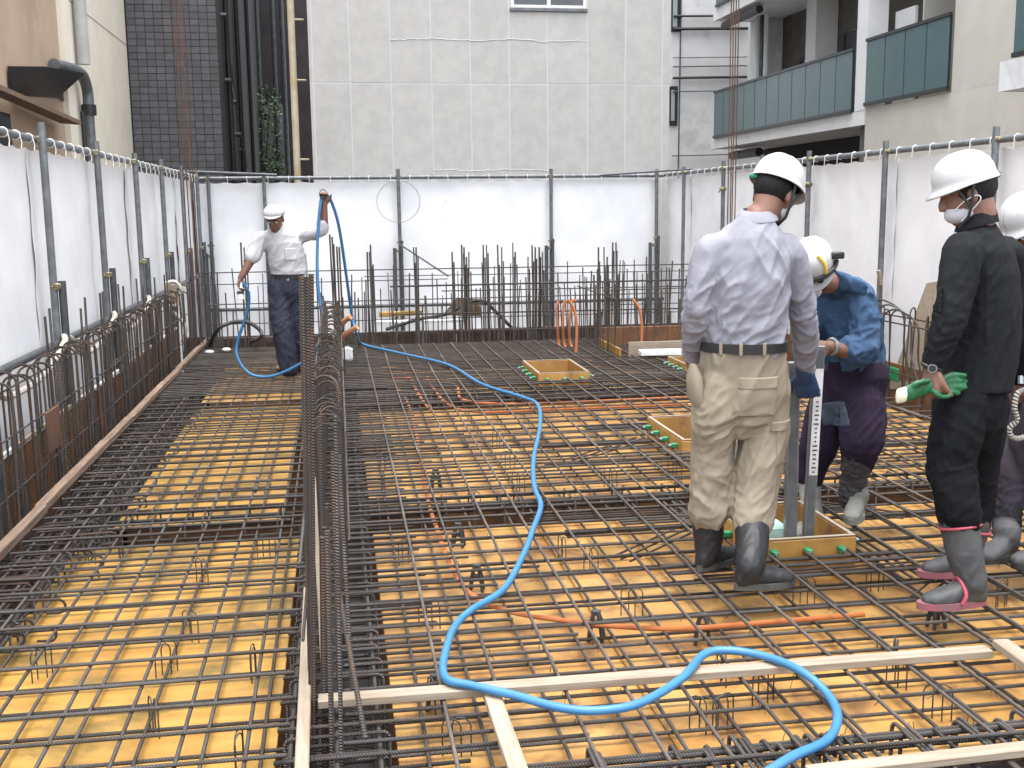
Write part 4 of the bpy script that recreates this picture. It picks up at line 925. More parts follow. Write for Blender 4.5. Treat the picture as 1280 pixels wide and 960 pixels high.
# ------------------------------------------------------------------ people
def remesh(g, voxel, smooth=6, name='blob'):
    me = g.mesh(name, None); o = bpy.data.objects.new(name, me); C.objects.link(o)
    r = o.modifiers.new('r', 'REMESH'); r.mode = 'VOXEL'; r.voxel_size = voxel; r.use_smooth_shade = True
    if smooth:
        s = o.modifiers.new('s', 'SMOOTH'); s.factor = .5; s.iterations = smooth
    dg = bpy.context.evaluated_depsgraph_get(); dg.update()
    out = bpy.data.meshes.new_from_object(o.evaluated_get(dg)); out.name = name
    bpy.data.objects.remove(o); bpy.data.meshes.remove(me)
    return out
def limb(g, pts, radii, n=14, sub=5, flat=None):
    P = catmull(pts, sub); R = []
    for i in range(len(pts)-1):
        for k in range(sub): t = k/sub; R.append(radii[i]+(radii[i+1]-radii[i])*(t*t*(3-2*t)))
    R.append(radii[-1]); g.tube(P, R, n); g.ball(pts[0], radii[0]*.98, n, 8); g.ball(pts[-1], radii[-1]*.98, n, 8); return g
def wrinkle(me, passes, seed=0):
    """displace along normals; passes: (direction of folds, freq, amp, centre or None, radius)"""
    n = len(me.vertices); co = np.zeros(n*3, np.float32); me.vertices.foreach_get('co', co); co = co.reshape(-1, 3).astype(float)
    nr = np.zeros(n*3, np.float32); me.vertices.foreach_get('normal', nr); nr = nr.reshape(-1, 3)
    H = np.zeros(n); passes = list(passes)+[((.5, .25, .8), 26, .0022, None, 1)]
    for (d, fr, amp, cen, rad) in passes:
        d = np.array(Vector(d).normalized()); up = np.array((0, 0, 1.)) if abs(d[2]) < .8 else np.array((1., 0, 0)); e1 = np.cross(d, up); e1 /= np.linalg.norm(e1); e2 = np.cross(d, e1)
        a = co@d*fr*.22; b = co@e1*fr; c = co@e2*fr
        m = np.ones(n)
        if cen is not None: m = np.exp(-((co-np.array(cen))**2).sum(1)/rad**2)
        idx = np.nonzero(m > .02)[0]
        for i in idx:
            q = noise.noise(Vector((b[i]+seed*7.3, c[i], a[i]+seed*3.1)))
            H[i] += amp*m[i]*((1-2.2*abs(q))**2-.45 if q > -.6 else 0)
    co += nr*H[:, None]
    me.vertices.foreach_set('co', co.astype(np.float32).ravel()); me.update()
def fin(me, name, m, parent):
    me.materials.clear(); me.materials.append(m); me.polygons.foreach_set('use_smooth', [True]*len(me.polygons))
    o = link(name, me, parent); o.location = -parent.location; return o
def patch(parent, target, name, m, cen, u, v, d, off=.006, nu=14, nv=14, edge=.12):
    """a sewn-on patch hugging target (a mesh in world space), cast along d"""
    vs = [w.co.copy() for w in target.vertices]; bv = BVHTree.FromPolygons(vs, [tuple(p.vertices) for p in target.polygons])
    cen, u, v, d = Vector(cen), Vector(u), Vector(v), Vector(d).normalized(); g = G(); P = []
    for j in range(nv):
        for i in range(nu):
            a, b = 2*i/(nu-1)-1, 2*j/(nv-1)-1
            o = cen+u*a+v*b-d*.6; hit = bv.ray_cast(o, d)[0]
            P.append((hit, a, b))
    last = next((p[0] for p in P if p[0]), cen)
    for (h, a, b) in P:
        if h is None: h = last
        last = h; e = max(abs(a), abs(b)); k = off if e < 1-edge else off*(1-e)/edge-.003
        g.v.append((h-d*k)[:])
    for j in range(nv-1):
        for i in range(nu-1): a = j*nu+i; g.f.append((a, a+1, a+nu+1, a+nu))
    return part(g, name, m, parent)
class Frame:                                   # local frame of a head: right, forward, up
    def __init__(s, o, f, tilt=0.0):
        s.o = Vector(o); s.f = Vector(f).normalized(); s.r = s.f.cross(Vector((0, 0, 1))).normalized(); s.u = s.r.cross(s.f)
        if tilt:
            R = Matrix.Rotation(tilt, 3, s.f); s.r = R @ s.r; s.u = R @ s.u
        s.m = Matrix((s.r, s.f, s.u)).transposed()
    def __call__(s, x, y, z): return s.o+s.r*x+s.f*y+s.u*z
def head(g, F, neck_base, k=1.0):
    g.ball(F(0, -.012*k, .035*k), (.074*k, .094*k, .098*k), 20, 14, F.m); g.ball(F(0, .022*k, -.03*k), (.062*k, .068*k, .085*k), 18, 12, F.m)
    g.ball(F(0, .055*k, -.085*k), (.036*k, .030*k, .028*k), 12, 8, F.m)                       # chin
    g.tube([F(0, .090*k, .015*k), F(0, .102*k, -.010*k), F(0, .104*k, -.026*k), F(0, .085*k, -.034*k)], [.008*k, .012*k, .016*k, .010*k], 10)   # nose
    g.ball(F(0, .082*k, .022*k), (.05*k, .014*k, .012*k), 12, 6, F.m)                         # brow
    g.ball(F(0, .083*k, -.060*k), (.026*k, .012*k, .012*k), 10, 6, F.m)                       # lips
    for s in (-1, 1): g.ball(F(.077*k*s, -.008*k, -.008*k), (.010*k, .020*k, .032*k), 10, 8, F.m)
    limb(g, [F(0, -.03*k, -.03*k), F(0, -.03*k, -.09*k), Vector(neck_base)], [.058*k, .056*k, .062*k])
def face_parts(parent, F, k=1.0):
    for s in (-1, 1):
        o = part(G().ball(F(.029*k*s, .079*k, -.002), (.014*k, .008*k, .007*k), 10, 6, F.m), 'eye', M_white, parent)
        p_ = part(G().ball(F(.029*k*s, .0855*k, -.003), (.006*k, .004*k, .006*k), 8, 6, F.m), 'iris', M_black, o)
        part(G().tube([F(.014*k*s, .092*k, .018*k), F(.032*k*s, .090*k, .024*k), F(.05*k*s, .078*k, .018*k)], .004*k, 6), 'eyebrow', M_hair, parent)
    part(G().tube([F(-.02*k, .094*k, -.060*k), F(0, .0965*k, -.058*k), F(.02*k, .094*k, -.060*k)], .003*k, 6), 'mouth', M_lip, parent)
def hand(g, w, d, n, ts, curl=(.4, .5, .4), k=1.0, spread=.0, thumb=(.8, .5)):
    """w wrist, d towards the fingers, n where the palm faces, ts=+1/-1 thumb side"""
    w = Vector(w); d = Vector(d).normalized(); n = Vector(n); n = (n-d*n.dot(d)).normalized(); s = d.cross(n)*ts
    kn = w+d*.085*k
    g.loft([(w-d*.005, s*.026*k, n*.020*k), (w+d*.03*k, s*.036*k, n*.019*k), (w+d*.065*k, s*.042*k, n*.017*k), (kn+d*.006*k, s*.039*k, n*.012*k)], 14)
    for (o, L, r) in ((.031, .070, .0088), (.0105, .078, .0092), (-.0105, .072, .0088), (-.030, .057, .0078)):
        p = kn+s*o*k-d*.012*k; dd = (d+s*spread*o*20).normalized(); pts = [p]; a = 0
        for (j, fr) in enumerate((.46, .30, .24)):
            a += curl[j]; v = dd*math.cos(a)+n*math.sin(a); p = p+v*(L*fr+.012*(j == 0))*k; pts.append(p)
        limb(g, pts, [r*1.05*k, r*k, r*.95*k, r*.78*k], 8, 3)
    p = w+d*.022*k+s*.028*k; v1 = (d*.62+s*.72*thumb[0]+n*.25).normalized(); p1 = p+v1*.042*k; v2 = (d*.85+s*.25*thumb[0]+n*thumb[1]).normalized(); p2 = p1+v2*.032*k; p3 = p2+(v2+n*.3).normalized()*.024*k
    limb(g, [p, p1, p2, p3], [.0145*k, .011*k, .010*k, .008*k], 8, 3)
def helmet(parent, F, m, k=1.0, stripe=None, name='helmet'):
    c = (0, -.004, .052); A, B, H = .106*k, .121*k, .116*k
    def fn(u, v):
        t = 2*math.pi*u; s, cc = math.sin(t), math.cos(t)              # cc>0 : front
        ph = min(v/.82, 1)*math.pi/2; rr = math.sin(ph)**.86; z = H*math.cos(ph)**.92
        ridge = 1+.022*math.exp(-((s*rr)/.16)**2)*(rr < .97)+.010*math.exp(-((abs(s*rr)-.42)/.05)**2)*(rr < .97)
        x = A*s*rr*ridge; y = B*cc*rr*ridge; z = z*ridge
        if v > .82:
            e = (v-.82)/.18; fl = .009+(.026 if cc > 0 else .0)*max(cc, 0)**1.5; x += s*fl*e*k; y += cc*fl*e*k; z -= (.016+.012*max(cc, 0))*e*k
        return F(c[0]+x, c[1]+y, c[2]+z)
    g = G(); nu, nv = 49, 26; g.grid(nu, nv, fn)
    o = part(g, name, m, parent, angle=180); o.modifiers.new('thick', 'SOLIDIFY').thickness = .0045*k; o.modifiers['thick'].offset = -1
    li = G().grid(33, 12, lambda u, v: F(c[0]+(A-.012)*math.sin(2*math.pi*u)*math.sin(v*math.pi/2), c[1]+(B-.014)*math.cos(2*math.pi*u)*math.sin(v*math.pi/2), c[2]+(H-.012)*math.cos(v*math.pi/2)-.006))
    part(li, 'liner', M_black, o)
    return o, fn
def strap(parent, F, k=1.0):
    for s in (-1, 1):
        part(G().tube([F(.094*s*k, -.02, .048), F(.088*s*k, .002, -.03), F(.068*s*k, .03, -.085), F(.02*s*k, .062, -.116)], .006, 6), 'chin_strap', M_black, parent)
        part(G().tube([F(.094*s*k, .05, .045), F(.090*s*k, .03, .0), F(.082*s*k, .015, -.045)], .005, 6), 'chin_strap', M_black, parent)
def boot(parent, top, heel, toe, m, sole, rt=.072, L=.27, band=None, voxel=.007, zg=0.0, white=None):
    """top: top of the shaft; heel/toe: ground points"""
    top, heel, toe = Vector(top), Vector(heel), Vector(toe); heel.z = zg; toe.z = zg; d = (toe-heel).normalized()*L; dn = d.normalized(); s = dn.cross(Vector((0, 0, 1))); U = Vector((0, 0, 1))
    an = heel+dn*.075+U*.10
    g = G(); limb(g, [top, top.lerp(an, .5), an+U*.01-dn*.008, heel+dn*.055+U*.055], [rt, rt*.92, .060, .046], 16)
    g.loft([(heel+dn*.006+U*.05, s*.026, U*.036), (heel+dn*.03+U*.056, s*.037, U*.046), (heel+dn*.09+U*.062, s*.040, U*.054), (heel+dn*.15+U*.050, s*.046, U*.042), (heel+dn*.205+U*.041, s*.047, U*.034), (heel+dn*.24+U*.037, s*.040, U*.029), (heel+dn*.266+U*.034, s*.020, U*.017)], 16, 2.4)
    me = remesh(g, voxel, 9, 'boot'); wrinkle(me, [(s, 22, .004, an+U*.05, .09)], 3)
    o = fin(me, 'boot', m, parent)
    g = G(); out = []
    for t in np.linspace(0, 2*math.pi, 25)[:-1]:
        x = .5+.5*math.cos(t); wdt = .048*(math.sin(t))*(1-.18*math.cos(t-math.pi)*.5) if True else 0
        out.append(heel+dn*(.0+x*(L+.008)-.004)+s*wdt*(.86 if x < .45 else 1.06))
    n = len(out); g.add([(p+U*.003)[:] for p in out]+[(p+U*.030)[:] for p in out], [tuple(range(n))[::-1], tuple(range(n, 2*n))]+[(i, (i+1) % n, n+(i+1) % n, n+i) for i in range(n)])
    ob = part(g, 'sole', sole, o, angle=50); ob.location = (0, 0, 0)
    if band:
        r = rt*1.005; t0 = top+(an-top).normalized()*.04
        ax = (an-top).normalized(); e1 = ax.cross(Vector((0, 1, 0))).normalized(); e2 = ax.cross(e1)
        ob = part(G().tube([t0+e1*r*math.cos(a)+e2*r*math.sin(a) for a in np.linspace(0, 2*math.pi, 25)[:-1]], .006, 6, closed=True), 'trim_band', band, o); ob.location = (0, 0, 0)
        ob = part(G().tube(catmull([heel+dn*.13+s*.052+U*.028, heel+dn*.115+s*.049+U*.07, heel+dn*.125+U*.122, heel+dn*.115-s*.049+U*.07, heel+dn*.13-s*.052+U*.028], 4), .008, 6), 'trim_band', band, o); ob.location = (0, 0, 0)
    return o
def cloth(name, c1, c2, sc=7, bump=.02, bs=45, rough=.9, **kw): return mat(name, c1, c2, sc, rough, 0, bump=bump, bscale=bs, spec=.1, **kw)
M_hair = mat('black_hair', (.008, .0075, .0075), (.016, .0145, .0135), 60, .6, 0, bump=.06, bscale=190, bstretch=(1, 1, .12), spec=.25)
M_lip = mat('lip', (.25, .10, .08), None, rough=.6)
M_skin = mat('skin', (0.221, 0.1122, 0.0765), (0.1827, 0.0867, 0.0578), 14, .55, 0, bump=.004, bscale=140); MATS['skin'].node_tree.nodes['Principled BSDF'].inputs['Subsurface Weight'].default_value = .05
M_skin2 = mat('tanned_skin', (0.1615, 0.0765, 0.051), (0.1318, 0.0595, 0.0391), 14, .55, 0, bump=.004, bscale=140)
M_helm = mat('white_helmet', (0.4594, 0.4594, 0.4514), (0.4118, 0.4118, 0.4039), 6, .3, 0, spec=.5, coat=.2)
M_mask = mat('white_mask', (.56, .57, .59), (.50, .51, .53), 20, .9, 0, bump=.01, bscale=60)
M_belt = mat('black_belt', (.015, .015, .016), None, rough=.5)
M_boot = mat('black_boot', (.010, .011, .0125), (.018, .019, .021), 9, .55, 0, bump=.02, bscale=60, c3=(.06, .057, .05), s3=7, lo3=.60, hi3=.8)

def torso_secs(levels, r, f):
    return [(Vector(c), Vector(r)*hw, Vector(f)*hd) for (c, hw, hd) in levels]

# ---------- A: grey shirt, beige work trousers, seen from behind
def man_grey():
    Y = 4.36; P = lambda x, y, d=0.0: atY(x, y, Y+d)
    f = Vector((.30, .95, 0)).normalized(); r = f.cross(Vector((0, 0, 1))); U = Vector((0, 0, 1))
    base = atZ(905, 722); base.z = 0
    t = thing('person', 'worker seen from behind in grey long-sleeved shirt, beige cargo trousers and black boots', 'person', base)
    nk = P(948, 272)
    lev = [(P(930, 445), .172, .122), (P(930, 420), .174, .124), (P(930, 390), .180, .126), (P(931, 350), .188, .128), (P(934, 318), .180, .118), (P(937, 297), .148, .10), (P(941, 281), .098, .078), (P(945, 268), .066, .064)]
    sL, sR = P(885, 320), P(988, 320, .02); eL, eR = P(871, 385, -.02), P(1005, 398, .08); wL, wR = P(866, 446, .16), P(1006, 463, .22)
    hipL, hipR = P(903, 466, .05), P(955, 470, -.01); kL, kR = P(890, 560, .04), P(950, 575, -.02); aL, aR = P(885, 668, .05), P(937, 690, -.07)
    # body
    g = G(); g.loft(torso_secs([(c, a*.88, b*.86) for c, a, b in lev], r, f), 20)
    F = Frame(P(968, 243, .03), (.72, .58, -.42), .10)
    head(g, F, nk)
    limb(g, [sL, eL, wL], [.052, .043, .03]); limb(g, [sR, eR, wR], [.052, .043, .03])
    hd = (P(1011, 500, .25)-wR).normalized(); hand(g, wR+hd*.005, hd, Vector((.5, .8, 0)), -1, (.7, .9, .6)); hand(g, wL, (.05, .9, -.45), (1, .2, 0), 1, (.5, .6, .4))
    limb(g, [hipL, kL, aL], [.075, .06, .045]); limb(g, [hipR, kR, aR], [.075, .06, .045]); g.loft(torso_secs([(P(930, 480), .14, .10), (P(930, 440), .15, .105)], r, f), 18)
    fin(remesh(g, .0065, 4, 'body'), 'body', M_skin, t)
    # shirt
    M_sh = cloth('grey_lilac_knit', (0.2632, 0.2632, 0.3002), (0.2296, 0.2285, 0.2632), 5, .012, 90)
    g = G(); g.loft(torso_secs(lev, r, f), 26); limb(g, [P(900, 306), sL, eL, wL.lerp(eL, .05)], [.055, .066, .058, .046], 16); limb(g, [P(974, 308), sR, eR, wR.lerp(eR, .06)], [.055, .068, .062, .047], 16)
    g.ball(P(908, 306), (.07, .07, .05), 14, 10); g.ball(P(966, 308), (.07, .07, .05), 14, 10)
    me = remesh(g, .0075, 5, 'shirt')
    wrinkle(me, [((.55, 0, .83), 11, .010, None, 1), ((.75, 0, .6), 17, .017, P(905, 385, -.1), .16), ((-.4, 0, .9), 17, .014, P(975, 330, -.1), .14), ((.8, 0, .25), 24, .011, P(930, 425, -.1), .17), ((1, 0, .35), 26, .008, eR, .14), ((1, 0, -.2), 24, .007, eL, .12), ((1, .2, .5), 22, .006, P(1005, 440, .1), .10)], 2)
    sh = fin(me, 'shirt', M_sh, t)
    g = G(); col = []
    for k in range(24):
        a = 2*math.pi*k/24; b = P(947, 266)+r*.072*math.cos(a)+f*.068*math.sin(a)+U*(.012*math.sin(a)-.012)
        col.append(b)
    n = 24; g.add([(p-U*.012-(P(947, 266)-p)*.18)[:] for p in col]+[(p+U*.022+(P(950, 256)-p)*.06)[:] for p in col]+[(p+U*.020+(P(950, 256)-p)*.14)[:] for p in col]+[(p-U*.012+(P(947, 266)-p)*.05)[:] for p in col],
              [(j*n+i, j*n+(i+1) % n, (j+1)*n+(i+1) % n, (j+1)*n+i) for j in range(3) for i in range(n)]); part(g, 'collar', M_sh, sh, angle=100).location = (0, 0, 0)
    # trousers
    M_tr = cloth('beige_cotton', (0.2687, 0.23, 0.175), (0.2275, 0.1913, 0.1413), 4, .02, 60, c3=(0.1812, 0.1475, 0.1075), s3=3, lo3=.6, hi3=.85)
    g = G(); g.loft(torso_secs([(P(930, 545), .08, .07), (P(930, 520), .155, .115), (P(929, 490), .188, .132), (P(929, 460), .183, .128), (P(929, 436), .176, .128)], r, f), 24)
    limb(g, [P(903, 478), P(893, 520), kL, P(888, 608, .04), P(885, 640, .04)], [.098, .100, .094, .088, .090], 18); limb(g, [P(957, 480), P(956, 525), kR, P(944, 615, -.03), P(940, 652, -.05)], [.100, .104, .096, .096, .094], 18)
    me = remesh(g, .0075, 4, 'trousers')
    wrinkle(me, [((.35, 0, .94), 10, .012, None, 1), ((.8, 0, .5), 20, .016, P(905, 535, -.1), .13), ((.85, 0, -.45), 20, .016, P(890, 615, 0), .12), ((.8, 0, .5), 19, .013, P(942, 635, -.05), .12), ((.5, 0, .85), 17, .010, P(950, 570, -.1), .14), ((.9, 0, .3), 24, .007, P(930, 530, -.1), .10)], 5)
    tr = fin(me, 'trousers', M_tr, t)
    tm = me; bk = (0.0, 1, 0)
    for (nm, c, u, v) in (('back_pocket', P(934, 494), .085, .075), ('pocket_flap', P(935, 473), .088, .024), ('side_pocket', P(972, 552), .055, .09), ('pocket_flap', P(967, 527), .06, .02), ('phone_pocket', P(975, 540), .030, .022)):
        fl = nm == 'pocket_flap'; patch(t, tm, nm, M_tr, c, (u, 0, 0), (0, 0, v), bk, .013 if fl else .008).parent = t
    g = G(); g.loft([(P(866, 455), (.012, 0, 0), (0, .02, 0)), (P(868, 470), (.032, 0, 0), (0, .05, 0)), (P(870, 495), (.036, 0, 0), (0, .06, 0)), (P(874, 510), (.02, 0, 0), (0, .05, 0))], 14); part(g, 'side_pocket', M_tr, t)
    # belt
    g = G(); c = P(930, 432); g.loft([(c-U*.019, r*.183, f*.135), (c+U*.019, r*.184, f*.136)], 32); part(g, 'belt', M_belt, t, angle=30)
    for a in (-.10, -.02, .075): part(G().cbox(-.007, .007, -.004, .004, -.026, .026, .002), 'belt_loop', M_tr, t).matrix_local = Matrix.Translation(c+r*a-f*.138*math.sqrt(max(0, 1-(a/.184)**2))-t.location)
    M_sole = mat('boot_sole', (.03, .03, .03), (.07, .068, .06), 8, .8)
    hl = atZ(873, 716); boot(t, P(885, 640, .05), hl, hl+Vector((.22, .16, 0)), M_boot, M_sole, .074)
    hl = atZ(918, 738); boot(t, P(940, 655, -.06), hl, hl+Vector((.27, .02, 0)), M_boot, M_sole, .076)
    # glove
    M_gl = mat('blue_glove', (0.016, 0.044, 0.112), (0.024, 0.06, 0.144), 14, .6, 0, bump=.01, bscale=80)
    g = G(); hand(g, wR+hd*.008, hd, Vector((.5, .8, 0)), -1, (.7, .9, .6), 1.32); limb(g, [wR.lerp(eR, .16), wR+hd*.03], [.044, .042])
    fin(remesh(g, .006, 3, 'glove'), 'glove', M_gl, t)
    hl_, fn = helmet(t, F, M_helm)
    part(G().ball(F(0, -.022, .026), (.081, .097, .085), 20, 14, F.m), 'hair', M_hair, t)
    part(G().ball(F(.0, .036, -.054), (.062, .068, .046), 16, 10, F.m), 'face_mask', M_mask, t); strap(t, F)
    g = G(); q = [fn(u, v) for (u, v) in ((.60, .62), (.68, .62), (.68, .42), (.60, .42))]
    M_ink = mat('blue_ink', (.12, .24, .55), None, rough=.6)
    cc = F(0, 0, .052)
    for (u0, u1, v0) in ((.61, .64, .66), (.645, .66, .64)):
        g.add([(Vector(fn(u, v))+(Vector(fn(u, v))-cc).normalized()*.0016)[:] for (u, v) in ((u0, v0), (u1, v0), (u1, v0-.05), (u0, v0-.05))], [(0, 1, 2, 3)])
    part(g, 'helmet_marking', M_ink, hl_).location = (0, 0, 0)
    q = F(-.055, -.105, .030); part(G().ball(q, (.022, .012, .010), 10, 6, F.m), 'size_tab', M_green, t)
man_grey()

# ---------- C: black jacket, facing left, holding green gloves
def man_black():
    Y = 4.0; P = lambda x, y, d=0.0: atY(x, y, Y+d)
    f = Vector((-.80, .60, 0)).normalized(); r = f.cross(Vector((0, 0, 1))); U = Vector((0, 0, 1))
    base = atZ(1195, 745); base.z = 0
    t = thing('person', 'worker in black jacket, black trousers and pink-soled grey boots facing left', 'person', base)
    lev = [(P(1219, 487), .158, .142), (P(1223, 460), .160, .142), (P(1227, 420), .165, .140), (P(1229, 380), .172, .140), (P(1229, 340), .180, .132), (P(1228, 312), .170, .112), (P(1225, 293), .12, .085), (P(1221, 278), .068, .062)]
    sL, sR = P(1203, 318, -.12), P(1262, 325, .12); eL = P(1187, 398, -.16); wL = P(1166, 456, -.12); eR = P(1255, 410, .20); wR = P(1225, 450, .28)
    hL, hR = P(1205, 500, -.05), P(1230, 500, .08); kL, kR = P(1188, 582, -.10), P(1222, 580, .12); aL, aR = P(1206, 715, -.17), P(1200, 690, .13)
    F = Frame(P(1209, 243, 0), (-.88, .36, -.30))
    g = G(); g.loft(torso_secs([(c, a*.85, b*.85) for c, a, b in lev], r, f), 20); head(g, F, P(1221, 285))
    limb(g, [sL, eL, wL], [.052, .043, .031]); limb(g, [sR, eR, wR], [.052, .043, .031])
    hd = Vector((-.12, -.05, -1)).normalized()
    hand(g, wL+hd*.012, hd, Vector((.85, .35, 0)), 1, (.95, 1.2, .8), 1.08, 0, (.5, .9)); hand(g, wR, (-.5, .2, -.8), (.2, 1, 0), -1)
    limb(g, [hL, kL, aL], [.085, .06, .046]); limb(g, [hR, kR, aR], [.085, .06, .046])
    fin(remesh(g, .0065, 4, 'body'), 'body', M_skin, t)
    M_j = cloth('black_jacket_cloth', (0.01275, 0.01377, 0.01547), (0.01615, 0.01717, 0.01912), 40, .012, 120)
    g = G(); g.loft(torso_secs(lev, r, f), 26); limb(g, [P(1212, 312, -.05), sL, eL, wL.lerp(eL, .10)], [.065, .074, .066, .050], 16); limb(g, [P(1245, 318, .05), sR, eR, wR], [.06, .072, .06, .046], 16)
    me = remesh(g, .0075, 5, 'jacket')
    wrinkle(me, [((0, 0, 1), 9, .008, None, 1), ((1, 0, .3), 24, .011, wL.lerp(eL, .45), .11), ((1, 0, -.4), 18, .008, eL, .12), ((.4, 0, .9), 14, .010, P(1235, 440, -.1), .2), ((.6, 0, .8), 16, .008, P(1215, 345, -.15), .13)], 8)
    jk = fin(me, 'jacket', M_j, t)
    n = 24; col = [P(1221, 276)+r*.073*math.cos(2*math.pi*k/n)+f*.068*math.sin(2*math.pi*k/n)+U*(-.018*math.sin(2*math.pi*k/n)-.008) for k in range(n)]; c0 = P(1221, 276)
    part(G().add([(p-U*.015-(c0-p)*.2)[:] for p in col]+[(p+U*.034-(c0-p)*.02)[:] for p in col]+[(p+U*.031+(c0-p)*.10)[:] for p in col]+[(p-U*.015)[:] for p in col], [(j*n+i, j*n+(i+1) % n, (j+1)*n+(i+1) % n, (j+1)*n+i) for j in range(3) for i in range(n)]), 'collar', M_j, jk, angle=100).location = (0, 0, 0)
    patch(t, me, 'sleeve_pocket', M_j, P(1170, 372, -.1), (.018, 0, 0), (0, 0, .05), (.5, 1, 0), .008)
    M_t = cloth('black_trouser_cloth', (.0055, .006, .0075), (.0085, .009, .0105), 12, .012, 80)
    g = G(); g.loft(torso_secs([(P(1213, 560), .07, .07), (P(1215, 530), .150, .125), (P(1217, 500), .152, .130), (P(1219, 478), .135, .115)], r, f), 22)
    limb(g, [P(1203, 505, -.06), P(1195, 545, -.09), kL, P(1196, 622, -.15), P(1200, 652, -.16)], [.108, .103, .094, .086, .080], 18); limb(g, [P(1230, 505, .08), P(1226, 545, .1), kR, P(1220, 625, .13), P(1216, 652, .13)], [.105, .098, .086, .078, .072], 18)
    me = remesh(g, .0075, 4, 'trousers'); wrinkle(me, [((.3, 0, .95), 11, .008, None, 1), ((1, 0, .35), 22, .013, P(1192, 590, -.1), .13), ((1, 0, .2), 26, .012, P(1198, 640, -.15), .10), ((.8, 0, -.5), 18, .009, P(1195, 540, -.1), .14), ((1, 0, .2), 22, .010, P(1222, 620, .1), .12)], 4)
    fin(me, 'trousers', M_t, t)
    M_gb = mat('grey_boot', (0.0324, 0.0351, 0.0378), (0.0522, 0.054, 0.054), 9, .6, 0, bump=.02, bscale=70, c3=(0.09, 0.0882, 0.0837), s3=6, lo3=.55, hi3=.78)
    M_pk = mat('pink_sole', (0.255, 0.07225, 0.0935), (0.187, 0.085, 0.0935), 12, .65)
    M_rd = mat('red_trim', (.34, .05, .075), None, rough=.6)
    hl = atZ(1232, 756); boot(t, P(1198, 645, -.15), hl, hl+Vector((-.27, .005, 0)), M_gb, M_pk, .078, .285, M_rd)
    hl = atZ(1228, 718); boot(t, P(1217, 650, .13), hl, hl+Vector((-.27, .02, 0)), M_gb, M_pk, .074, .285, M_rd)
    helmet(t, F, M_helm); part(G().ball(F(0, -.024, .024), (.081, .097, .085), 20, 14, F.m), 'hair', M_hair, t)
    part(G().ball(F(.0, .036, -.060), (.062, .068, .046), 16, 10, F.m), 'face_mask', M_mask, t); strap(t, F)
    for s in (-1, 1): part(G().tube(catmull([F(.058*s, .07, -.045), F(.078*s, .03, -.02), F(.088*s, -.018, -.01), F(.085*s, -.024, -.034), F(.058*s, .055, -.09)], 4), .0022, 5), 'mask_loop', M_string, t)
    # wrist watch
    wv = (wL-eL).normalized(); e1 = wv.cross(Vector((0, 1, 0))).normalized(); e2 = wv.cross(e1); wc_ = wL+wv*.004
    wt = part(G().tube([wc_+e1*.039*math.cos(a)+e2*.036*math.sin(a) for a in np.linspace(0, 2*math.pi, 21)[:-1]], .008, 6, closed=True), 'wrist_watch', M_belt, t)
    dv = (Vector((-.5, -1, .1))-wv*Vector((-.5, -1, .1)).dot(wv)).normalized(); part(G().tube([wc_+dv*.036, wc_+dv*.048], .018, 14), 'watch_face', M_bolt, wt).location = (0, 0, 0)
    part(G().tube([wc_+dv*.0475, wc_+dv*.0488], .013, 14), 'watch_glass', M_win, wt).location = (0, 0, 0)
    # gloves in the hand
    M_gg = mat('green_glove_rubber', (0.0062, 0.1147, 0.0372), (0.00868, 0.0868, 0.031), 14, .45, 0, bump=.012, bscale=70)
    M_cr = mat('cream_cuff', (.62, .58, .44), None, rough=.9)
    gc = wL+hd*.085+Vector((.005, -.012, 0)); tg = thing('work_gloves', 'pair of green rubber gloves with cream cuff clutched in the black-jacketed worker\'s hand', 'gloves', gc)
    V = lambda x, y, z: gc+Vector((x, y, z)); ex = Vector((0, 1, 0)); ez = Vector((0, 0, 1))
    g = G(); g.loft([(V(-.125, -.02, -.02), ez*.030, ex*.014), (V(-.07, -.012, -.008), ez*.036, ex*.016), (V(-.02, 0, 0), ez*.026, ex*.018), (V(.03, .004, .008), ez*.032, ex*.018), (V(.065, .004, .012), ez*.038, ex*.014)], 16)
    for k, (dx, dz) in enumerate(((.128, .046), (.140, .022), (.134, -.002), (.108, -.024))): limb(g, [V(.05, 0, .012+(dz-.012)*.7), V(.09, -.004*k, dz), V(dx, -.008+.01*(k % 2), dz-.004)], [.0135, .0125, .010], 9, 4)
    limb(g, [V(.0, -.02, -.02), V(.03, -.026, -.034), V(.055, -.028, -.03)], [.014, .012, .010], 9, 4); limb(g, [V(-.09, -.026, .016), V(-.06, -.03, .03), V(-.03, -.024, .03)], [.013, .012, .010], 9, 4)
    me = remesh(g, .006, 2, 'glove'); wrinkle(me, [((0, 0, 1), 30, .005, None, 1)], 2); fin(me, 'glove', M_gg, tg)
    g = G(); g.loft([(V(-.120, -.02, -.02), ez*.032, ex*.016), (V(-.14, -.022, -.023), ez*.031, ex*.016), (V(-.162, -.024, -.027), ez*.028, ex*.012)], 16); me = remesh(g, .006, 2, 'cuff'); fin(me, 'cuff', M_cr, tg)
man_black()

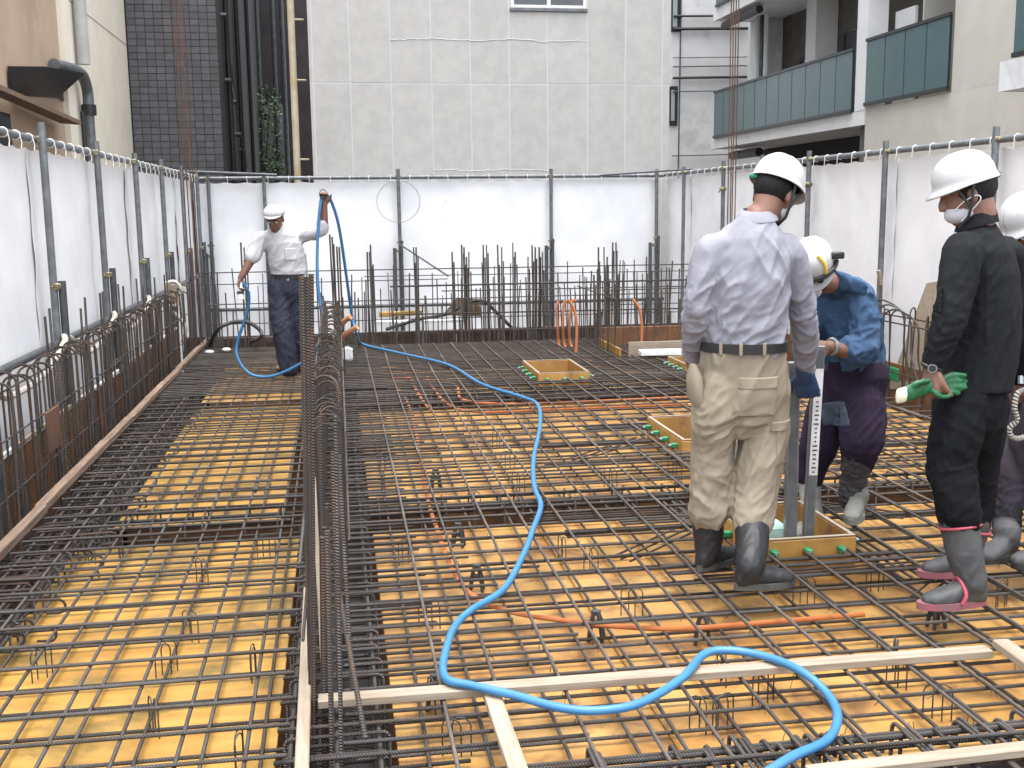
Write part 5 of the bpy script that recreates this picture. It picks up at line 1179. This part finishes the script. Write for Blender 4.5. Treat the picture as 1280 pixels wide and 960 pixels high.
# ---------- B: blue shirt, bending over
def man_blue():
    Y = 5.12; P = lambda x, y, d=0.0: atY(x, y, Y+d); U = Vector((0, 0, 1))
    base = atZ(1058, 650); base.z = 0
    t = thing('person', 'worker in blue shirt and purple trousers bending over the near formwork box', 'person', base)
    f = Vector((-.72, -.69, 0)).normalized(); r = f.cross(U)
    ax = lambda a, b: (Vector(b)-Vector(a)).normalized()
    pel, wai, che, sho, nk = P(1066, 468, .05), P(1064, 435, .06), P(1058, 395, .0), P(1050, 362, -.06), P(1034, 352, -.13)
    F = Frame(P(1014, 338, -.26), (-.42, -.50, -.76), -.15)
    sL, sR = P(1072, 372, -.08), P(1020, 372, .10); eL, wL = P(1078, 438, -.16), P(1036, 433, -.24); eR, wR = P(1008, 430, .02), P(1020, 440, -.18)
    def tors(k, j): return [(pel, r*.165*k, f*.135*k), (wai, r*.165*k, f*.14*k), (che, r*.178*k, (f*.8+U*.45).normalized()*.135*k), (sho, r*.172*k, (f*.6+U*.75).normalized()*.105*k), (nk, r*.075*j, (f*.3+U*.9).normalized()*.07*j)]
    g = G(); g.loft(tors(.85, .8), 20); head(g, F, nk)
    limb(g, [sL, eL, wL], [.055, .045, .031]); limb(g, [sR, eR, wR], [.055, .045, .031])
    hd = (P(1014, 436, -.24)-wL).normalized(); hand(g, wL, hd, (-.1, .8, -.3), 1, (.5, .9, .6)); hand(g, wR, (.1, -.3, -1), (-.3, 1, 0), -1, (.6, .9, .6))
    hL, hR = P(1070, 480, .02), P(1048, 482, .14); kL, kR = P(1078, 548, -.10), P(1024, 555, .16); aL, aR = P(1064, 622, .0), P(1010, 630, .22)
    limb(g, [hL, kL, aL], [.085, .06, .046]); limb(g, [hR, kR, aR], [.085, .06, .046])
    fin(remesh(g, .0065, 4, 'body'), 'body', M_skin, t)
    M_b = cloth('blue_cotton', (0.0574, 0.105, 0.1845), (0.04428, 0.082, 0.1517), 5, .015, 80, c3=(0.082, 0.1353, 0.2214), s3=3)
    g = G(); g.loft(tors(1, 1.05), 26); limb(g, [P(1062, 366, -.05), sL, P(1080, 405, -.13), eL, eL.lerp(wL, .40)], [.08, .088, .080, .078, .066], 16); limb(g, [P(1032, 366, .05), sR, eR, eR.lerp(wR, .5)], [.075, .08, .066, .056], 16)
    g.ball(P(1064, 452, -.14), (.05, .06, .05))
    me = remesh(g, .0075, 5, 'shirt'); wrinkle(me, [((.5, 0, -.85), 12, .010, None, 1), ((1, 0, .45), 20, .013, P(1082, 415, -.18), .13), ((1, 0, -.4), 20, .012, P(1068, 440, -.2), .12), ((.6, 0, .8), 16, .012, P(1050, 400, -.15), .16)], 6)
    fin(me, 'shirt', M_b, t)
    c = P(1026, 412, -.22); patch(t, me, 'chest_pocket', mat('bright_blue_cloth', (.05, .17, .42), (.04, .14, .36), 8, .8), P(1024, 412, -.2), (.05, 0, 0), (0, 0, .04), (0, 1, -.1), .008)
    M_p = cloth('purple_work_cloth', (0.0315, 0.0225, 0.0414), (0.0234, 0.0171, 0.0315), 6, .015, 80, c3=(0.045, 0.0333, 0.054), s3=4)
    g = G(); g.loft([(P(1060, 530, .06), r*.08, f*.08), (P(1062, 505, .06), r*.165, f*.14), (pel, r*.178, f*.15), (P(1065, 448, .06), r*.165, f*.14)], 22)
    limb(g, [hL, P(1076, 515, -.05), kL, P(1073, 572, -.04), P(1068, 596, .0)], [.115, .122, .112, .088, .060], 18); limb(g, [hR, P(1034, 520, .15), kR, P(1015, 590, .2), P(1012, 612, .21)], [.11, .112, .10, .075, .056], 18)
    me = remesh(g, .0075, 4, 'trousers'); wrinkle(me, [((.2, 0, 1), 11, .009, None, 1), ((1, 0, .3), 22, .013, P(1072, 575, -.05), .10), ((.7, 0, .7), 18, .010, P(1075, 520, -.15), .16)], 9)
    fin(me, 'trousers', M_p, t)
    patch(t, me, 'knee_patch', cloth('faded_patch', (.085, .105, .14), (.07, .085, .115), 6), P(1044, 518, -.05), (.052, 0, .01), (-.012, 0, .062), (.25, 1, -.1), .005)
    # tabi boots: dark gaiter, pale grey foot
    M_gt = mat('dark_gaiter', (.03, .028, .033), (.045, .04, .045), 12, .8, 0, bump=.02, bscale=60); M_fo = mat('dusty_grey_boot', (0.136, 0.14, 0.132), (0.2, 0.196, 0.168), 8, .8, 0, bump=.015, bscale=60, c3=(0.136, 0.14, 0.136), s3=5)
    hl = atZ(1073, 640); b = boot(t, P(1064, 606, .0), hl, hl+Vector((-.15, -.22, 0)), M_fo, M_fo, .062)
    g = G(); limb(g, [P(1073, 564, -.085), P(1070, 582, -.06), P(1067, 603, -.035), P(1064, 624, -.01)], [.074, .072, .068, .064], 16); me = remesh(g, .0075, 2, 'gaiter'); wrinkle(me, [((1, .3, .1), 30, .010, None, 1)], 4); fin(me, 'gaiter', M_gt, t)
    hl = atZ(1022, 634); hl.z = -.13; boot(t, P(1012, 605, .21), hl+Vector((0, .0, 0)), hl+Vector((-.2, -.17, 0)), M_fo, M_fo, .06, .26, None, .008, -.13)
    # helmet, stripe, goggle strap, lamp
    ho, fn = helmet(t, F, M_helm); cc = F(0, 0, .052)
    def ribbon(name, pts, m, wd=.006, off=.003):
        g = G(); g.tube([Vector(fn(u, v))+(Vector(fn(u, v))-cc).normalized()*off for (u, v) in pts], wd, 6); part(g, name, m, ho).location = (0, 0, 0)
    M_y = mat('yellow_stripe', (.72, .47, .05), None, rough=.45)
    ribbon('stripe', [(.86-.02*math.sin(k*.4), .74-.08*k*.9) for k in range(8)], M_y, .008); ribbon('stripe', [(.14+.02*math.sin(k*.4), .74-.08*k*.9) for k in range(8)], M_y, .008)
    for k in range(14):
        u = .50+.07*k
    ribbon('goggle_strap', [((.72+.56*k/24) % 1, .80-.10*math.sin(math.pi*k/24)) for k in range(25)], M_belt, .013, .006)
    for u in (.8, .9, .99, .1, .2): q = Vector(fn(u, .76)); part(G().ball(q+(q-cc).normalized()*.008, (.016, .014, .014), 8, 6), 'strap_clip', M_belt, ho).location = (0, 0, 0)
    q = Vector(fn(.72, .66)); part(G().cbox(-.03, .03, -.02, .02, -.016, .016, .006), 'head_lamp', M_belt, ho).matrix_local = Matrix.Translation(q+(q-cc).normalized()*.016)
    part(G().ball(F(0, -.024, .024), (.081, .097, .085), 20, 14, F.m), 'hair', M_hair, t); part(G().ball(F(.0, .066, -.066), (.060, .044, .046), 16, 10, F.m), 'face_mask', M_mask, t); strap(t, F)
    wv = (wL-eL).normalized(); e1 = wv.cross(U).normalized(); e2 = wv.cross(e1); wc_ = wL-wv*.02
    part(G().tube([wc_+e1*.036*math.cos(a)+e2*.036*math.sin(a) for a in np.linspace(0, 2*math.pi, 21)[:-1]], .010, 6, closed=True), 'wrist_watch', M_bolt, t)
    patch  # noqa
man_blue()

# ---------- D: man cut by the right edge
def man_edge():
    Y = 4.44; P = lambda x, y, d=0.0: atY(x, y, Y+d); U = Vector((0, 0, 1))
    base = atZ(1262, 690); base.z = 0
    t = thing('person', 'worker at the right edge in dark navy top and purple-grey baggy trousers with rope', 'person', base)
    f = Vector((-.97, -.2, 0)).normalized(); r = f.cross(U)
    lev = [(P(1303, 490), .155, .125), (P(1306, 450), .16, .13), (P(1310, 400), .17, .13), (P(1312, 350), .18, .12), (P(1311, 325), .15, .10), (P(1306, 308), .07, .065)]
    F = Frame(P(1288, 286, 0), (-.86, -.10, -.50))
    sL = P(1305, 340, -.18); eL = P(1300, 410, -.2); wL = P(1276, 470, -.12); sR = P(1310, 340, .18); eR = P(1296, 410, .2); wR = P(1262, 462, .16)
    hL, hR = P(1300, 505, -.08), P(1300, 505, .08); kL, kR = P(1300, 585, -.05), P(1266, 575, .04); aL, aR = P(1310, 680, -.05), P(1259, 665, .01)
    g = G(); g.loft(torso_secs([(c, a*.85, b*.85) for c, a, b in lev], r, f), 20); head(g, F, P(1306, 315))
    limb(g, [sL, eL, wL], [.052, .043, .031]); limb(g, [sR, eR, wR], [.052, .043, .031]); hand(g, wR, (-.2, 0, -1), (0, -1, 0), -1); hand(g, wL, (0, 0, -1), (0, 1, 0), 1)
    limb(g, [hL, kL, aL], [.085, .06, .046]); limb(g, [hR, kR, aR], [.085, .06, .046]); fin(remesh(g, .007, 4, 'body'), 'body', M_skin2, t)
    M_n = cloth('navy_cloth', (.010, .011, .018), (.014, .015, .022), 10, .012, 90)
    g = G(); g.loft(torso_secs(lev, r, f), 24); limb(g, [sL, eL, wL], [.072, .062, .048], 14); limb(g, [sR, eR, wR], [.072, .062, .048], 14)
    me = remesh(g, .009, 5, 'shirt'); wrinkle(me, [((.3, 0, 1), 11, .008, None, 1)], 3); fin(me, 'shirt', M_n, t)
    M_pg = cloth('purple_grey_cloth', (.075, .064, .080), (.06, .051, .065), 6, .015, 80, c3=(.09, .08, .092), s3=4)
    g = G(); g.loft(torso_secs([(P(1295, 560), .08, .08), (P(1298, 530), .16, .14), (P(1302, 500), .17, .15), (P(1303, 478), .155, .13)], r, f), 20)
    limb(g, [hL, P(1300, 545, -.08), kL, P(1306, 625, -.05)], [.12, .128, .115, .07], 16); limb(g, [hR, P(1283, 545, .08), kR, P(1263, 605, .03), P(1261, 632, .01)], [.12, .125, .108, .095, .060], 16)
    me = remesh(g, .009, 4, 'trousers'); wrinkle(me, [((.3, 0, 1), 11, .010, None, 1), ((1, 0, .2), 22, .012, P(1266, 620, .0), .12)], 7); fin(me, 'trousers', M_pg, t)
    M_sk = mat('black_sock', (.018, .018, .02), None, rough=.9)
    g = G(); limb(g, [P(1262, 622, .02), P(1259, 650, .0), P(1258, 668, .0)], [.064, .062, .061], 14); me = remesh(g, .008, 3, 'gaiter'); wrinkle(me, [((1, .3, .1), 28, .008, None, 1)], 4); fin(me, 'gaiter', M_sk, t)
    M_g2 = mat('light_grey_boot', (0.0722, 0.0722, 0.076), (0.0532, 0.0532, 0.057), 14, .7)
    hl = atZ(1268, 692); boot(t, P(1258, 655, .0), hl, hl+Vector((-.24, -.12, 0)), M_g2, M_black, .058, .26, None, .008)
    hl = atZ(1330, 705); boot(t, P(1306, 640, -.05), hl, hl+Vector((-.26, -.02, 0)), M_g2, M_black, .06, .26, None, .009)
    ho, fn = helmet(t, F, M_helm); cc = F(0, 0, .052)
    g = G(); u0 = .74
    for (a, b) in ((.0, .012), (.018, .03)): g.add([(Vector(fn(u, v))+(Vector(fn(u, v))-cc).normalized()*.002)[:] for (u, v) in ((u0+a, .52), (u0+b, .52), (u0+b, .46), (u0+a, .46))], [(0, 1, 2, 3)])
    part(g, 'helmet_marking', mat('cyan_ink', (.05, .35, .6), None, rough=.6), ho).location = (0, 0, 0)
    M_gh = mat('grey_hair', (.09, .088, .085), (.05, .05, .05), 60, .6); part(G().ball(F(0, -.024, .024), (.081, .097, .085), 20, 14, F.m), 'hair', M_gh, t); face_parts(t, F); strap(t, F)
    M_ro = mat('pale_rope', (.42, .40, .36), (.30, .285, .26), 20, .9, 0, rib=.014, ribd=.006, bump=.01)
    R_ = [P(1284, 486, -.18), P(1272, 492, -.2), P(1268, 510, -.21), P(1271, 525, -.21), P(1262, 535, -.2), P(1264, 545, -.2), P(1274, 548, -.2), P(1288, 540, -.2), P(1298, 510, -.2)]
    part(G().tube(catmull(R_, 6), .012, 8), 'rope', M_ro, t); g = G().loft([(P(1303, 486)-U*.02, r*.162, f*.132), (P(1303, 486)+U*.02, r*.164, f*.134)], 24); part(g, 'tool_belt', M_belt, t, angle=30)
    part(G().tube([P(1276, 470, -.16), P(1276, 480, -.17)], .013, 8), 'carabiner', M_bolt, t)
man_edge()

# ---------- E: man in white with the hose
def man_white():
    Y = 10.7; P = lambda x, y, d=0.0: atY(x, y, Y+d); U = Vector((0, 0, 1))
    base = atZ(366, 468); base.z = 0
    t = thing('person', 'man in white shirt and white cap lifting the blue hose overhead', 'person', base)
    f = Vector((-.22, -.97, 0)).normalized(); r = f.cross(U)
    lev = [(P(361, 350), .175, .125), (P(361, 338), .18, .13), (P(358, 320), .185, .135), (P(354, 305), .19, .13), (P(351, 293), .175, .105), (P(348, 286), .10, .08), (P(346, 282), .07, .065)]
    F = Frame(P(343.5, 274, -.06), (-.20, -.90, -.36))
    sR, eR, wR = P(327, 298), P(313, 326, -.08), P(301, 347, -.14); sL, eL, wL = P(378, 293), P(402, 288, -.06), P(405.5, 256, -.08)
    hR, hL = P(349, 355), P(374, 355); kR, kL = P(352, 405, -.06), P(374, 408, .02); aR, aL = P(362, 456, -.05), P(378, 458, .05)
    g = G(); g.loft(torso_secs([(c, a*.85, b*.85) for c, a, b in lev], r, f), 18); head(g, F, P(347, 288))
    limb(g, [sR, eR, wR], [.052, .043, .03]); limb(g, [sL, eL, wL], [.052, .043, .03]); limb(g, [hR, kR, aR], [.085, .06, .045]); limb(g, [hL, kL, aL], [.085, .06, .045])
    hand(g, wR, (-.2, -.2, -1), (.6, -.3, 0), -1, (.6, .9, .6)); hand(g, wL, (-.02, -.1, 1), (.0, -1, .1), 1, (.7, .9, .6), 1.05)
    fin(remesh(g, .008, 3, 'body'), 'body', M_skin2, t)
    M_w = cloth('white_cotton', (0.46, 0.4554, 0.4692), (0.4048, 0.4011, 0.4186), 5, .012, 70)
    g = G(); g.loft(torso_secs(lev, r, f), 22); limb(g, [sR, eR.lerp(sR, .15)], [.078, .072], 14); limb(g, [P(370, 294), sL, eL.lerp(sL, .1), eL.lerp(wL, .25)], [.08, .08, .066, .058], 14); g.ball(P(335, 296), (.08, .08, .06)); g.ball(P(369, 293), (.085, .08, .06))
    me = remesh(g, .011, 3, 'shirt'); wrinkle(me, [((.4, 0, 1), 10, .012, None, 1), ((1, 0, .5), 14, .012, P(375, 300), .2), ((1, 0, .2), 16, .012, P(360, 340), .2)], 2); fin(me, 'shirt', M_w, t)
    patch(t, me, 'chest_pocket', M_w, P(364, 317), (.06, 0, 0), (0, 0, .06), (0, 1, 0), .010)
    M_t = cloth('slate_blue_cloth', (0.0432, 0.0468, 0.0684), (0.0342, 0.0369, 0.054), 6, .015, 70, c3=(0.0594, 0.063, 0.0855), s3=4)
    g = G(); g.loft(torso_secs([(P(362, 380), .08, .08), (P(362, 366), .17, .13), (P(361, 352), .18, .135), (P(361, 343), .172, .128)], r, f), 20)
    limb(g, [hR, kR, P(358, 440, -.06), P(361, 460, -.05)], [.105, .095, .098, .092], 16); limb(g, [hL, kL, P(380, 440, .06), P(382, 460, .08)], [.100, .088, .085, .080], 16)
    me = remesh(g, .011, 3, 'trousers'); wrinkle(me, [((.25, 0, 1), 9, .014, None, 1), ((.8, 0, .6), 13, .016, P(350, 385), .25), ((.7, 0, -.7), 13, .014, P(360, 430), .22)], 5); fin(me, 'trousers', M_t, t)
    part(G().loft([(P(361, 345)-U*.022, r*.179, f*.134), (P(361, 345)+U*.022, r*.181, f*.136)], 28), 'belt', M_belt, t, angle=30)
    M_so = mat('tan_shoe', (.30, .22, .13), (.22, .16, .10), 8, .8)
    for (p, d) in ((atZ(360, 462), (-.08, -.26, 0)), (atZ(378, 464), (.06, -.26, 0))): boot(t, p+Vector((0, .05, .16)), p+Vector((0, .1, 0)), p+Vector((0, .1, 0))+Vector(d), M_so, M_black, .05, .27, None, .01)
    # flat white cap
    cg = G().grid(33, 12, lambda u, v: F((.090+.012*v)*math.sin(2*math.pi*u)*math.sin(v*1.6), -.006+(.108+.006*v)*math.cos(2*math.pi*u)*math.sin(v*1.6), .060+.080*math.cos(v*1.6)+.012*math.cos(2*math.pi*u)*math.sin(v*1.6)+.004*math.sin(9*u*2*math.pi)*math.sin(v*3)))
    co = part(cg, 'cap', M_w, t); co.modifiers.new('thick', 'SOLIDIFY').thickness = .006
    pk = part(G().grid(13, 5, lambda u, v: F(.088*math.cos(math.pi*u), .088*math.sin(math.pi*u)+.042*v*math.sin(math.pi*u)+.008, .066-.014*v)), 'cap_peak', M_w, co); pk.location = (0, 0, 0); pk.modifiers.new('thick', 'SOLIDIFY').thickness = .006
    part(G().ball(F(0, -.028, .022), (.079, .089, .078), 16, 10, F.m), 'hair', M_hair, t); face_parts(t, F)
    lp = P(404, 243, -.1); part(G().tube([lp+Vector((.035*math.cos(a), -.02, .045*math.sin(a))) for a in np.linspace(0, 2*math.pi, 15)[:-1]], .004, 5, closed=True), 'wire_ring', M_belt, t)
man_white()
